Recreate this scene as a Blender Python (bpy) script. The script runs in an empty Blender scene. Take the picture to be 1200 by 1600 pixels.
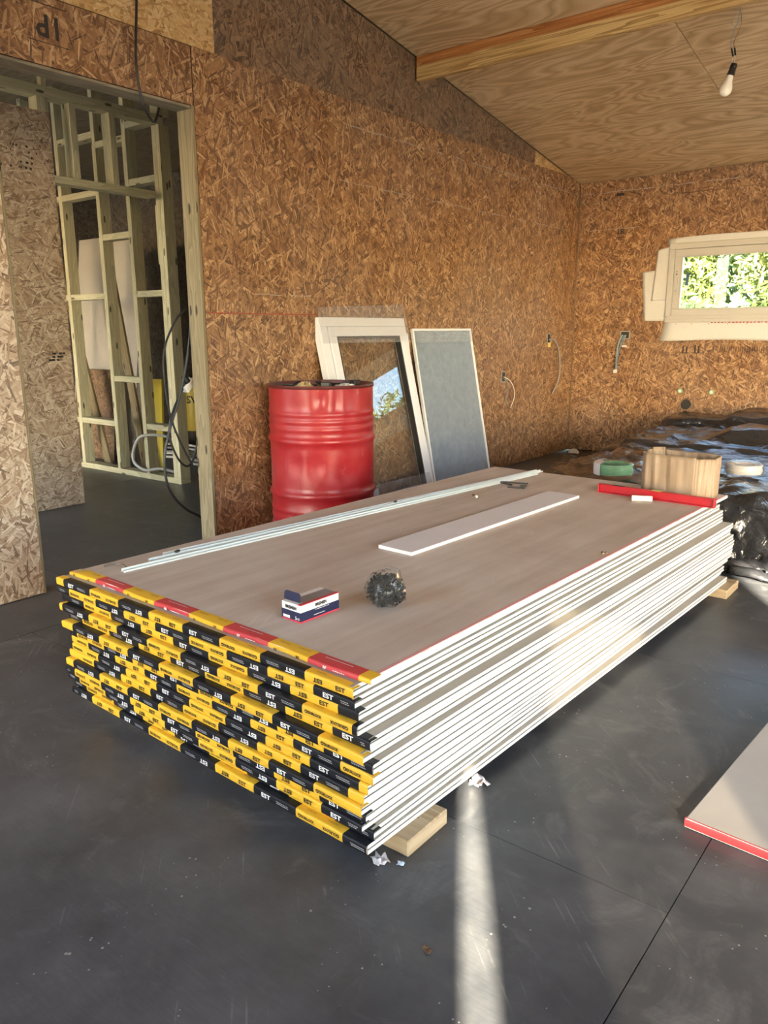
import bpy, bmesh, math, random
import numpy as np
from mathutils import Vector, Matrix

random.seed(11)
RNG = np.random.RandomState(5)
D = bpy.data
S = bpy.context.scene
C = S.collection
PI = math.pi

# ------------------------------------------------------------------ camera
FPX, PITCH, ROLL, YAW, CAMH = 1220.73, .2285, -.005, -.6636, 1.13
cp, sp, cy, sy = math.cos(PITCH), math.sin(PITCH), math.cos(YAW), math.sin(YAW)
Fw = Vector((sy * cp, cy * cp, -sp)); Rt = Vector((cy, -sy, 0)); Up = Rt.cross(Fw)
R2 = Rt * math.cos(ROLL) + Up * math.sin(ROLL); U2 = Up * math.cos(ROLL) - Rt * math.sin(ROLL)
cd = D.cameras.new('camera'); cam = D.objects.new('camera', cd); C.objects.link(cam)
cd.sensor_fit = 'HORIZONTAL'; cd.sensor_width = 36; cd.lens = 36 * FPX / 1200
cd.clip_start = .05; cd.clip_end = 200
cam.matrix_world = Matrix(((R2.x, U2.x, -Fw.x, 0), (R2.y, U2.y, -Fw.y, 0), (R2.z, U2.z, -Fw.z, CAMH), (0, 0, 0, 1)))
S.camera = cam

# ------------------------------------------------------------------ light and exposure
S.view_settings.view_transform = 'Standard'; S.view_settings.look = 'None'
S.view_settings.gamma = 1; S.view_settings.use_curve_mapping = False
S.view_settings.exposure = 1.22
SUN_EL = math.radians(19.0)
SUN_TRAVEL = Vector((-.55 * math.cos(SUN_EL), .835 * math.cos(SUN_EL), -math.sin(SUN_EL))).normalized()
wd = D.worlds.new('sky'); S.world = wd; wd.use_nodes = True
wn = wd.node_tree.nodes; wl = wd.node_tree.links
sky = wn.new('ShaderNodeTexSky'); sky.sky_type = 'NISHITA'; sky.sun_disc = False
sky.sun_elevation = SUN_EL; sky.sun_rotation = math.atan2(-SUN_TRAVEL.x, -SUN_TRAVEL.y)
sky.air_density = 1.0; sky.dust_density = 1.0; sky.ozone_density = 1.0
wl.new(sky.outputs[0], wn['Background'].inputs[0]); wn['Background'].inputs[1].default_value = 1.0
sl = D.lights.new('sun', 'SUN'); sl.energy = 40.0; sl.angle = .009; sl.color = (1, .85, .62)
so = D.objects.new('sun', sl); C.objects.link(so); so.rotation_euler = SUN_TRAVEL.to_track_quat('-Z', 'Y').to_euler()
so.location = (8, -12, 8)

# ------------------------------------------------------------------ node helpers and materials
class NT:
    def __init__(s, name):
        s.m = D.materials.new(name); s.m.use_nodes = True
        s.t = s.m.node_tree; s.n = s.t.nodes; s.l = s.t.links
        s.b = s.n['Principled BSDF']; s.out = s.n['Material Output']
    def put(s, a, sock):
        if hasattr(a, 'is_output'): s.l.new(a, sock)
        else: sock.default_value = a
    def math(s, op, a, b=0., c=0.):
        n = s.n.new('ShaderNodeMath'); n.operation = op
        for i, v in enumerate((a, b, c)): s.put(v, n.inputs[i])
        return n.outputs[0]
    def uv(s):
        return s.n.new('ShaderNodeTexCoord').outputs['UV']
    def obj(s):
        return s.n.new('ShaderNodeTexCoord').outputs['Object']
    def map(s, v, rot=0., scale=(1, 1, 1), loc=(0, 0, 0)):
        n = s.n.new('ShaderNodeMapping'); s.l.new(v, n.inputs[0])
        n.inputs['Rotation'].default_value = (0, 0, rot); n.inputs['Scale'].default_value = scale; n.inputs['Location'].default_value = loc
        return n.outputs[0]
    def noise(s, v, scale, detail=2., rough=.5, dist=0., color=False):
        n = s.n.new('ShaderNodeTexNoise'); s.l.new(v, n.inputs['Vector'])
        n.inputs['Scale'].default_value = scale; n.inputs['Detail'].default_value = detail
        n.inputs['Roughness'].default_value = rough; n.inputs['Distortion'].default_value = dist
        return n.outputs['Color' if color else 'Fac']
    def vor(s, v, scale, rnd=1., feature='F1'):
        n = s.n.new('ShaderNodeTexVoronoi'); n.voronoi_dimensions = '2D'; n.feature = feature
        s.l.new(v, n.inputs['Vector']); n.inputs['Scale'].default_value = scale; n.inputs['Randomness'].default_value = rnd
        return n
    def wave(s, v, scale, dist, detail=2., dscale=1.):
        n = s.n.new('ShaderNodeTexWave'); n.wave_type = 'BANDS'; n.bands_direction = 'Y'
        s.l.new(v, n.inputs['Vector']); n.inputs['Scale'].default_value = scale; n.inputs['Distortion'].default_value = dist
        n.inputs['Detail'].default_value = detail; n.inputs['Detail Scale'].default_value = dscale
        return n.outputs['Fac']
    def ramp(s, f, stops):
        n = s.n.new('ShaderNodeValToRGB'); s.put(f, n.inputs[0]); e = n.color_ramp.elements
        while len(e) < len(stops): e.new(.5)
        for i, (p, c) in enumerate(stops):
            e[i].position = p; e[i].color = (*c, 1) if len(c) == 3 else c
        return n.outputs[0]
    def mix(s, f, a, b, mode='MIX'):
        n = s.n.new('ShaderNodeMix'); n.data_type = 'RGBA'; n.blend_type = mode
        s.put(f, n.inputs[0])
        for v, i in ((a, 6), (b, 7)):
            if hasattr(v, 'is_output'): s.l.new(v, n.inputs[i])
            else: n.inputs[i].default_value = (*v, 1) if len(v) == 3 else v
        return n.outputs[2]
    def step(s, f, lo, hi):
        n = s.n.new('ShaderNodeMapRange'); s.put(f, n.inputs[0]); n.inputs[1].default_value = lo; n.inputs[2].default_value = hi
        return n.outputs[0]
    def lerp(s, f, a, b):
        n = s.n.new('ShaderNodeMapRange'); s.put(f, n.inputs[0]); n.inputs[3].default_value = a; n.inputs[4].default_value = b
        return n.outputs[0]
    def bump(s, h, strength, dist=.001):
        n = s.n.new('ShaderNodeBump'); s.l.new(h, n.inputs['Height']); n.inputs['Strength'].default_value = strength; n.inputs['Distance'].default_value = dist
        s.l.new(n.outputs[0], s.b.inputs['Normal'])
    def set(s, col=None, rough=None, metal=None, spec=None, **k):
        for v, nm in ((col, 'Base Color'), (rough, 'Roughness'), (metal, 'Metallic'), (spec, 'Specular IOR Level')):
            if v is None: continue
            if nm == 'Base Color' and not hasattr(v, 'is_output'): v = (*v, 1)
            s.put(v, s.b.inputs[nm])
        for nm, v in k.items(): s.put(v, s.b.inputs[nm.replace('_', ' ')])
        return s.m

M = {}
def plain(name, col, rough=.5, metal=0., spec=.5, var=.12, scale=30., bump=0., **k):
    t = NT(name); f = t.noise(t.obj(), scale, 4., .6)
    a = tuple(c * (1 - var) for c in col); b = tuple(min(1, c * (1 + var)) for c in col)
    c = t.mix(f, a, b)
    if bump: t.bump(f, bump, .002)
    M[name] = t.set(c, rough, metal, spec, **k); return M[name]

def osb(name, tones, grey=.15, rough=.55, haze=(.42, .40, .37)):
    """oriented strand board: layered strands of differing direction; tones dark to light"""
    t = NT(name); uv = t.uv()
    w = t.noise(uv, 3., 2., .5, 0., True)
    n = t.n.new('ShaderNodeVectorMath'); n.operation = 'MULTIPLY_ADD'; t.l.new(w, n.inputs[0]); n.inputs[1].default_value = (.05, .05, 0); t.l.new(uv, n.inputs[2])
    wu = n.outputs[0]
    col = None; hgt = None
    layers = [(.15, 11, 42, -1), (1.0, 12, 60, .42), (-.75, 11, 52, .5), (.35, 9, 46, .56), (1.45, 13, 66, .6), (-.3, 9, 44, .62), (.75, 10, 60, .68), (-1.15, 10, 70, .72), (.5, 11, 110, .80), (-.55, 12, 130, .82), (1.25, 13, 120, .82), (-1.4, 12, 120, .84)]
    for i, (ang, a, b, thr) in enumerate(layers):
        ru = t.map(wu, ang, (1, 1, 1), (3.7 * i, 1.9 * i, 0))
        v = t.vor(t.map(ru, 0, (a, b, 1)), 1.)
        sep = t.n.new('ShaderNodeSeparateColor'); t.l.new(v.outputs['Color'], sep.inputs[0])
        g = t.noise(t.map(ru, 0, (a * .5, b * 4.5, 1)), 1., 2.)
        shade = t.math('ADD', t.math('MULTIPLY', sep.outputs[1], .8), t.math('MULTIPLY', g, .3))
        k = len(tones)
        c = t.ramp(shade, [(.08 + .9 * j / (k - 1), tones[j]) for j in range(k)])
        h = t.math('ADD', sep.outputs[2], t.math('MULTIPLY', g, .4))
        if col is None: col, hgt = c, h
        else:
            inner = t.math('LESS_THAN', v.outputs['Distance'], .5)
            m = t.math('MULTIPLY', t.math('GREATER_THAN', sep.outputs[0], thr), inner)
            col = t.mix(m, col, c)
            n = t.n.new('ShaderNodeMix'); t.l.new(m, n.inputs[0]); t.l.new(hgt, n.inputs[2]); t.l.new(h, n.inputs[3]); hgt = n.outputs[0]
    big = t.noise(uv, 1.6, 4., .6)
    col = t.mix(t.math('MULTIPLY', t.step(big, .35, .75), grey * 2), col, haze)
    fine = t.noise(uv, 240., 2.)
    col = t.mix(.5, col, t.ramp(fine, [(.3, (.62, .62, .62)), (.7, (1.25, 1.25, 1.25))]), 'MULTIPLY')
    t.bump(hgt, .45, .0016)
    M[name] = t.set(col, t.lerp(t.noise(uv, 20., 2.), rough - .1, rough + .12), 0., .42); return M[name]

osb('osb_brown', [(.046, .020, .009), (.158, .073, .029), (.242, .121, .050), (.33, .180, .080), (.55, .36, .195)], .06)
osb('osb_weathered', [(.035, .020, .012), (.12, .068, .036), (.19, .110, .058), (.24, .145, .08), (.33, .21, .125)], .22, .6, (.13, .125, .11))
osb('osb_new', [(.22, .11, .035), (.44, .26, .095), (.52, .33, .14), (.58, .39, .18), (.66, .48, .26)], .02, .5)
osb('osb_pale', [(.10, .06, .042), (.33, .22, .14), (.45, .33, .225), (.55, .435, .32), (.72, .63, .51)], .10, .42, (.5, .44, .40))
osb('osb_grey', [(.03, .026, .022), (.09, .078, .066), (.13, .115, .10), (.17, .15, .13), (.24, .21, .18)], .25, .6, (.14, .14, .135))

def plywood(name, c0, c1, c2, freq=3.2):
    t = NT(name); uv = t.uv()
    st = t.map(uv, 0, (.9, 3.6, 1))
    base = t.noise(st, 1.1, 2., .45, 1.1)
    fig = t.math('FRACT', t.math('MULTIPLY', base, 10.))
    fig = t.math('ABSOLUTE', t.math('SUBTRACT', fig, .5))
    fine = t.noise(t.map(uv, 0, (3, 160, 1)), 1., 3., .6)
    big = t.noise(uv, 1.1, 3.)
    f = t.math('ADD', t.math('MULTIPLY', fig, .8), t.math('ADD', t.math('MULTIPLY', fine, .25), t.math('MULTIPLY', big, .3)))
    col = t.ramp(f, [(.18, c0), (.45, c1), (.78, c2)])
    t.bump(fine, .12, .001)
    M[name] = t.set(col, .5, 0., .4); return M[name]
plywood('ply_ceiling', (.37, .235, .115), (.56, .39, .21), (.74, .57, .36))
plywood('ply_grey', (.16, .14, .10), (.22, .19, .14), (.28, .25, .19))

def timber(name, c0, c1, c2, knots=True, rough=.6):
    t = NT(name); uv = t.uv()
    w = t.noise(t.map(uv, 0, (1.2, 14, 1)), 1.2, 2., .5, .4)
    ring = t.math('FRACT', t.math('MULTIPLY', w, 7.))
    fine = t.noise(t.map(uv, 0, (6, 220, 1)), 1., 3.)
    f = t.math('ADD', t.math('MULTIPLY', ring, .55), t.math('MULTIPLY', fine, .45))
    col = t.ramp(f, [(.12, c0), (.5, c1), (.85, c2)])
    if knots:
        v = t.vor(t.map(uv, 0, (2.6, 9, 1)), 1.)
        k = t.math('LESS_THAN', t.math('ADD', v.outputs['Distance'], t.math('MULTIPLY', fine, .03)), .085)
        col = t.mix(k, col, tuple(c * .28 for c in c0))
    t.bump(fine, .15, .001)
    M[name] = t.set(col, rough, 0., .35); return M[name]
timber('pine_green', (.44, .42, .27), (.56, .53, .36), (.66, .64, .47))
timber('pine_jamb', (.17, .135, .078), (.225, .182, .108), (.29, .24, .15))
timber('pine_block', (.30, .22, .13), (.40, .31, .20), (.50, .41, .28))
t = NT('beam_pine'); uv = t.uv()
fw = t.noise(t.map(uv, 0, (.7, 22, 1)), 1.2, 3., .5, .5)
fr = t.math('FRACT', t.math('MULTIPLY', fw, 6.))
yel = t.ramp(fr, [(.1, (.36, .21, .07)), (.5, (.56, .36, .14)), (.9, (.66, .46, .20))])
red = t.ramp(fr, [(.1, (.30, .105, .025)), (.6, (.46, .18, .05)), (.95, (.52, .24, .08))])
sepx = t.n.new('ShaderNodeSeparateXYZ'); t.l.new(t.obj(), sepx.inputs[0])
hz = t.math('ADD', sepx.outputs[2], t.math('MULTIPLY', t.noise(t.map(t.obj(), 0, (1.2, 1, 6)), 1., 2.), .045))
M['beam_pine'] = t.set(t.mix(t.step(hz, .105, .112), yel, red), .5, 0., .4)

# floor: dark film-faced boards with scuffs and plaster dust
t = NT('floor_film'); o = t.obj(); uv = t.uv()
big = t.noise(o, .9, 4., .6); mid = t.noise(o, 5., 5., .65)
grain = t.noise(t.map(o, .2, (16, 150, 1)), 1., 3., .6)
scr = t.noise(t.map(t.map(o, .75), 0, (3, 90, 1)), 1., 2.)
scm = t.math('MULTIPLY', t.step(scr, .64, .72), t.step(mid, .5, .62))
dust = t.math('MULTIPLY', t.step(t.math('ADD', t.math('MULTIPLY', big, .6), t.math('MULTIPLY', mid, .5)), .5, .78), t.lerp(grain, .35, 1.))
swl = t.noise(o, 3.2, 6., .7, 2.2)
dust = t.math('MAXIMUM', dust, t.math('MULTIPLY', t.step(swl, .50, .68), t.lerp(grain, .1, .8)))
col = t.mix(t.math('MULTIPLY', dust, .75), (.052, .058, .069), (.215, .222, .235))
col = t.mix(t.math('MULTIPLY', scm, .5), col, (.26, .26, .26))
spk = t.vor(o, 26.)
spm = t.math('LESS_THAN', spk.outputs['Distance'], t.math('MULTIPLY', t.step(t.noise(o, 7., 2.), .55, .8), .11))
col = t.mix(t.math('MULTIPLY', spm, .8), col, (.42, .41, .39))
t.bump(t.math('ADD', t.math('MULTIPLY', grain, .7), t.math('MULTIPLY', mid, .5)), .35, .0015)
M['floor_film'] = t.set(col, t.lerp(mid, .30, .55), 0., .5)

# plasterboard papers
t = NT('board_paper'); o = t.obj()
st = t.noise(t.map(o, .06, (14, 1.2, 1)), 1., 4., .6); bl = t.noise(o, 2.2, 4., .6); sc = t.noise(t.map(t.map(o, -.5), 0, (60, 2.2, 1)), 1., 2.)
col = t.ramp(t.math('ADD', t.math('MULTIPLY', st, .55), t.math('MULTIPLY', bl, .45)), [(.3, (.43, .345, .29)), (.5, (.56, .485, .43)), (.7, (.68, .62, .575))])
col = t.mix(t.math('MULTIPLY', t.math('MULTIPLY', t.step(sc, .62, .7), t.step(bl, .5, .62)), .4), col, (.70, .67, .64))
sp_ = t.vor(o, 30.); spm = t.math('LESS_THAN', sp_.outputs['Distance'], t.math('MULTIPLY', t.step(t.noise(o, 6., 2.), .55, .8), .09))
col = t.mix(t.math('MULTIPLY', spm, .8), col, (.62, .6, .57))
M['board_paper'] = t.set(col, .62, 0., .35)
plain('edge_paper', (.60, .635, .64), .55, var=.06, scale=14)
plain('backing_paper', (.44, .41, .36), .75, var=.15, scale=9)
plain('gypsum_core', (.82, .81, .78), .9, var=.08, scale=80, bump=.4)
plain('pink_paper', (.72, .34, .34), .6, var=.1)
plain('white_paper', (.72, .70, .74), .6, var=.07, scale=8)
plain('grey_board', (.47, .455, .43), .7, var=.14, scale=6)
plain('tape_yellow', (.80, .47, .035), .42, var=.06, scale=50, bump=.25)
plain('tape_black', (.012, .013, .017), .42, spec=.3, var=.2, scale=50, bump=.25)
plain('tape_red', (.55, .055, .065), .42, var=.08, scale=50, bump=.25)
plain('ink_white', (.82, .82, .82), .5); plain('ink_black', (.02, .018, .015), .5); plain('ink_grey', (.36, .36, .38), .5); plain('ink_faint', (.30, .19, .05), .5)
plain('chalk_grey', (.36, .34, .31), .8, var=.2, scale=40); plain('stamp_ink', (.025, .02, .018), .7); plain('chalk_red', (.30, .06, .035), .7, var=.3, scale=60)
# drum paint
t = NT('drum_red'); o = t.obj()
w1 = t.noise(o, 5., 5., .65); w2 = t.noise(t.map(o, .4, (30, 30, 4)), 1., 3.)
col = t.mix(t.step(w1, .35, .7), (.31, .010, .015), (.38, .035, .042))
col = t.mix(t.math('MULTIPLY', t.math('MULTIPLY', t.step(w2, .62, .75), t.step(w1, .5, .6)), .5), col, (.55, .36, .34))
ch = t.vor(o, 9.); chm = t.math('MULTIPLY', t.math('LESS_THAN', ch.outputs['Distance'], .07), t.math('GREATER_THAN', w1, .55))
col = t.mix(chm, col, (.18, .14, .13))
M['drum_red'] = t.set(col, t.lerp(w1, .2, .5), 0., .5)
plain('drum_rim', (.10, .018, .016), .4, var=.4, scale=40)
plain('rust', (.13, .075, .04), .85, var=.4, scale=25)
plain('pvc_white', (.76, .78, .80), .35, var=.04); plain('frame_beige', (.47, .47, .445), .4, var=.04)
plain('membrane', (.60, .62, .615), .6, var=.05, scale=22, bump=.5)
plain('screw_black', (.02, .02, .021), .35, .3, var=.3); plain('galvanised', (.72, .80, .82), .35, .15, var=.06); plain('dark_steel', (.11, .11, .11), .4, .7, var=.2)
plain('black_plastic', (.015, .015, .016), .35); plain('white_plastic', (.78, .77, .74), .4, var=.05)
plain('level_red', (.40, .012, .022), .33, var=.08); plain('vial', (.55, .75, .2), .15)
plain('conduit', (.62, .62, .60), .45, var=.05); plain('cable_black', (.012, .012, .013), .45)
plain('green_wire', (.19, .42, .22), .4, var=.25, scale=90); plain('yellow_box', (.70, .55, .14), .5)
plain('box_grey', (.30, .33, .33), .5); plain('wire_blue', (.15, .25, .34), .5); plain('wire_brown', (.26, .16, .08), .5); plain('wire_grey', (.30, .30, .28), .5)
plain('navy', (.016, .022, .07), .4); plain('carton_white', (.78, .77, .78), .45, var=.04); plain('carton_red', (.60, .05, .08), .45); plain('carton_grey', (.26, .25, .26), .6)
plain('bulb_glass', (.86, .82, .72), .18, var=.02); plain('sticker_blue', (.05, .10, .24), .4); plain('pale_blue', (.42, .52, .68), .5)
plain('bag_yellow', (.62, .50, .07), .4, var=.1); plain('bag_blue', (.05, .07, .30), .4); plain('deck', (.30, .27, .22), .85, scale=3)
plain('rag', (.42, .32, .16), .9, var=.5, scale=40); plain('core_wall', (.25, .19, .12), .9)
# cardboard: flutes
t = NT('cardboard'); o = t.obj()
fl = t.noise(t.map(o, 0, (40, 40, 3)), 1., 3.); f2 = t.noise(o, 9., 4.)
t.bump(fl, .5, .003)
M['cardboard'] = t.set(t.ramp(t.math('ADD', t.math('MULTIPLY', fl, .6), t.math('MULTIPLY', f2, .4)), [(.3, (.25, .175, .11)), (.55, (.36, .27, .185)), (.75, (.47, .375, .28))]), t.lerp(f2, .35, .7), 0., .45)
# polythene sheeting
t = NT('black_film'); o = t.obj()
def ridge(f): return t.math('SUBTRACT', 1., t.math('MULTIPLY', t.math('ABSOLUTE', t.math('SUBTRACT', f, .5)), 4.))
r1 = ridge(t.noise(o, 3.4, 4., .5, .8)); r2 = ridge(t.noise(t.map(t.map(o, .5), 0, (7, 18, 9)), 1., 4., .55, .6)); r3 = t.noise(o, 40., 3., .6)
t.bump(t.math('ADD', t.math('ADD', r1, t.math('MULTIPLY', r2, .55)), t.math('MULTIPLY', r3, .12)), .6, .010)
M['black_film'] = t.set(t.mix(r3, (.012, .013, .016), (.03, .032, .038)), t.lerp(r3, .14, .26), 0., .9)

def clear(name, tint, body=0., body_col=(.8, .8, .8), rough=.02, fres=1.45, wrinkle=0.):
    """thin clear sheet: fresnel reflection over a tinted see-through body"""
    t = NT(name); t.n.remove(t.b)
    f = t.noise(t.obj(), 14., 5., .6, 1.)
    tr = t.n.new('ShaderNodeBsdfTransparent'); tr.inputs[0].default_value = (*tint, 1)
    gl = t.n.new('ShaderNodeBsdfGlossy'); gl.inputs['Roughness'].default_value = rough
    df = t.n.new('ShaderNodeBsdfDiffuse'); df.inputs[0].default_value = (*body_col, 1)
    fr = t.n.new('ShaderNodeLayerWeight'); fr.inputs[0].default_value = .5; f0 = ((fres - 1) / (fres + 1)) ** 2
    if wrinkle:
        bp = t.n.new('ShaderNodeBump'); bp.inputs['Strength'].default_value = wrinkle; bp.inputs['Distance'].default_value = .01
        t.l.new(f, bp.inputs['Height']); t.l.new(bp.outputs[0], gl.inputs['Normal']); t.l.new(bp.outputs[0], fr.inputs['Normal'])
    m0 = t.n.new('ShaderNodeMixShader'); t.l.new(t.math('MULTIPLY', t.lerp(f, .7, 1.3), body), m0.inputs[0]); t.l.new(tr.outputs[0], m0.inputs[1]); t.l.new(df.outputs[0], m0.inputs[2])
    m1 = t.n.new('ShaderNodeMixShader'); t.l.new(t.math('MULTIPLY_ADD', t.math('POWER', fr.outputs['Facing'], 5.), 1 - f0, f0), m1.inputs[0]); t.l.new(m0.outputs[0], m1.inputs[1]); t.l.new(gl.outputs[0], m1.inputs[2])
    t.l.new(m1.outputs[0], t.out.inputs[0]); M[name] = t.m; return t.m
clear('glass', (.93, .96, .95), .0); clear('double_glass', (.93, .94, .92), .03, (.5, .48, .44), .015, 1.75)
clear('tinted_glass', (.26, .25, .23), .0)
clear('clear_film', (.93, .93, .94), .14, (.8, .8, .82), .08, 1.5, .5)
clear('bag_film', (.95, .96, .97), .03, (.75, .78, .8), .05, 1.4, .8)
clear('insect_mesh', (.60, .63, .67), .62, (.37, .43, .50), .35, 1.3)
t = NT('leaf'); oi = t.n.new('ShaderNodeTexCoord')
f = t.noise(oi.outputs['Object'], 2.6, 3.)
M['leaf'] = t.set(t.ramp(f, [(.3, (.05, .10, .03)), (.5, (.15, .21, .05)), (.72, (.34, .35, .11))]), .5, 0., .4)
plain('bark', (.12, .085, .055), .9); plain('ground_soil', (.26, .26, .23), .95, var=.3, scale=.8)

# ------------------------------------------------------------------ mesh helpers
def link(o, parent=None):
    C.objects.link(o)
    if parent is not None: o.parent = parent
    return o
def tag(o, label=None, cat=None, group=None, kind=None):
    for k, v in (('label', label), ('category', cat), ('group', group), ('kind', kind)):
        if v: o[k] = v
    return o
def thing(name, label, cat, loc=(0, 0, 0), rz=0., group=None, rot=None):
    o = D.objects.new(name, None); o.empty_display_size = .05; C.objects.link(o)
    o.location = loc; o.rotation_euler = rot if rot else (0, 0, rz)
    return tag(o, label, cat, group)
def boxuv(me, off=None):
    n = len(me.vertices); co = np.empty(n * 3); me.vertices.foreach_get('co', co); co = co.reshape(-1, 3)
    ext = np.ptp(co, axis=0); la = int(np.argmax(ext))
    off = off if off is not None else (RNG.rand() * 20, RNG.rand() * 20)
    uvl = me.uv_layers.new(name='uv')
    out = np.empty((len(me.loops), 2))
    for p in me.polygons:
        nx = [abs(c) for c in p.normal]; k = nx.index(max(nx))
        ax = [a for a in (0, 1, 2) if a != k]
        if la == ax[1]: ax = ax[::-1]
        for li in p.loop_indices:
            v = co[me.loops[li].vertex_index]; out[li] = (v[ax[0]] + off[0], v[ax[1]] + off[1])
    uvl.data.foreach_set('uv', out.ravel())
class MB:
    def __init__(s): s.v = []; s.f = []; s.m = []
    def add(s, vs, fs, m=0):
        b = len(s.v); s.v += [tuple(v) for v in vs]; s.f += [tuple(b + i for i in f) for f in fs]; s.m += [m] * len(fs); return s
    def box(s, x0, x1, y0, y1, z0, z1, m=0):
        return s.add([(x0, y0, z0), (x1, y0, z0), (x1, y1, z0), (x0, y1, z0), (x0, y0, z1), (x1, y0, z1), (x1, y1, z1), (x0, y1, z1)],
                     [(3, 2, 1, 0), (4, 5, 6, 7), (0, 1, 5, 4), (1, 2, 6, 5), (2, 3, 7, 6), (3, 0, 4, 7)], m)
    def prism(s, poly, axis, a, b, m=0):
        """polygon in the two other axes, extruded from a to b along axis"""
        n = len(poly); vs = []
        for w in (a, b):
            for p, q in poly: vs.append({0: (w, p, q), 1: (p, w, q), 2: (p, q, w)}[axis])
        fs = [tuple(range(n))[::-1], tuple(range(n, 2 * n))] + [(i, (i + 1) % n, n + (i + 1) % n, n + i) for i in range(n)]
        return s.add(vs, fs, m)
    def grid(s, P, m=0, closed_u=False):
        """P array (nu,nv,3)"""
        nu, nv = len(P), len(P[0]); vs = [tuple(p) for r in P for p in r]; fs = []
        for i in range(nu if closed_u else nu - 1):
            for j in range(nv - 1):
                a = i * nv + j; b = ((i + 1) % nu) * nv + j; fs.append((a, b, b + 1, a + 1))
        return s.add(vs, fs, m)
    def tube(s, pts, r, seg=8, sub=6, closed=False, m=0, smooth=True):
        P = catmull(pts, sub, closed) if smooth else [Vector(p) for p in pts]
        n = len(P); ring = []; T = (P[1] - P[0]).normalized(); N = T.orthogonal().normalized()
        rr = r if callable(r) else (lambda q: r)
        for i in range(n):
            T2 = ((P[(i + 1) % n] - P[i - 1]) if (closed or 0 < i < n - 1) else (P[min(i + 1, n - 1)] - P[max(i - 1, 0)])).normalized()
            N = (N - T2 * N.dot(T2)).normalized(); B = T2.cross(N); rad = rr(i / (n - 1))
            ring.append([P[i] + (N * math.cos(2 * PI * k / seg) + B * math.sin(2 * PI * k / seg)) * rad for k in range(seg)])
        b = len(s.v); vs = [tuple(p) for q in ring for p in q]; fs = []
        for i in range(n if closed else n - 1):
            j = (i + 1) % n
            for k in range(seg): fs.append((i * seg + k, i * seg + (k + 1) % seg, j * seg + (k + 1) % seg, j * seg + k))
        if not closed: fs += [tuple(range(seg))[::-1], tuple((n - 1) * seg + k for k in range(seg))]
        return s.add(vs, fs, m)
    def lathe(s, prof, seg=48, m=0, dent=None):
        vs = []
        for r, z in prof:
            for k in range(seg):
                a = 2 * PI * k / seg; q = r * (dent(a, z) if dent else 1); vs.append((q * math.cos(a), q * math.sin(a), z))
        fs = [(i * seg + k, i * seg + (k + 1) % seg, (i + 1) * seg + (k + 1) % seg, (i + 1) * seg + k) for i in range(len(prof) - 1) for k in range(seg)]
        return s.add(vs, fs, m)
    def mesh(s, name, mats, smooth=False, bevel=0., angle=35):
        me = D.meshes.new(name); me.from_pydata(s.v, [], s.f)
        for q in ([mats] if isinstance(mats, str) else mats): me.materials.append(M[q])
        me.polygons.foreach_set('material_index', s.m); me.update()
        bm = bmesh.new(); bm.from_mesh(me)
        if bevel: bmesh.ops.bevel(bm, geom=list(bm.edges), offset=bevel, segments=1, affect='EDGES', clamp_overlap=True)
        bmesh.ops.recalc_face_normals(bm, faces=bm.faces); bm.to_mesh(me); bm.free()
        if smooth: me.shade_smooth()
        if smooth and angle < 180: me.set_sharp_from_angle(angle=math.radians(angle))
        boxuv(me); return me
    def build(s, name, mats, parent=None, smooth=False, bevel=0., angle=35, loc=None, rot=None):
        o = D.objects.new(name, s.mesh(name, mats, smooth, bevel, angle)); link(o, parent)
        if loc: o.location = loc
        if rot: o.rotation_euler = rot
        return o
def catmull(pts, sub, closed=False):
    p = [Vector(q) for q in pts]; n = len(p); out = []
    for i in range(n if closed else n - 1):
        a, b, c, d = (p[i - 1] if (closed or i) else p[0] * 2 - p[1]), p[i], p[(i + 1) % n], (p[(i + 2) % n] if (closed or i + 2 < n) else p[-1] * 2 - p[-2])
        for k in range(sub):
            u = k / sub; out.append(.5 * ((2 * b) + (c - a) * u + (2 * a - 5 * b + 4 * c - d) * u * u + (3 * b - a - 3 * c + d) * u ** 3))
    if not closed: out.append(p[-1])
    return out
_tc = {}
def glyphs(s, bold=.02, res=2):
    """flat outline of a word as 2-D vertices (height of capitals = 1) and faces"""
    if (s, bold) in _tc: return _tc[(s, bold)]
    cu = D.curves.new('word', 'FONT'); cu.body = s; cu.offset = bold; cu.resolution_u = res; cu.fill_mode = 'BOTH'
    ob = D.objects.new('word', cu); C.objects.link(ob)
    me = ob.evaluated_get(bpy.context.evaluated_depsgraph_get()).to_mesh()
    v = np.array([q.co[:2] for q in me.vertices]); f = [tuple(p.vertices) for p in me.polygons]
    ob.evaluated_get(bpy.context.evaluated_depsgraph_get()).to_mesh_clear(); D.objects.remove(ob); D.curves.remove(cu)
    v = v - v.min(0); v = v / v[:, 1].max(); _tc[(s, bold)] = (v, f); return v, f
def word(mb, s, fn, cx, cz, h, rot=False, mirror=False, sx=1., m=0, bold=.02):
    """place a word centred at (cx,cz), fn maps 2-D to 3-D"""
    v, f = glyphs(s, bold); w = v[:, 0].max(); q = (v - [w / 2, .5]) * [h * sx, h]
    if rot: q = -q
    mb.add([fn(cx + a, cz + b) for a, b in q], f, m)
def bar(mb, fn, x0, x1, z0, z1, m=0):
    mb.add([fn(x0, z0), fn(x1, z0), fn(x1, z1), fn(x0, z1)], [(0, 1, 2, 3)], m)

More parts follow.
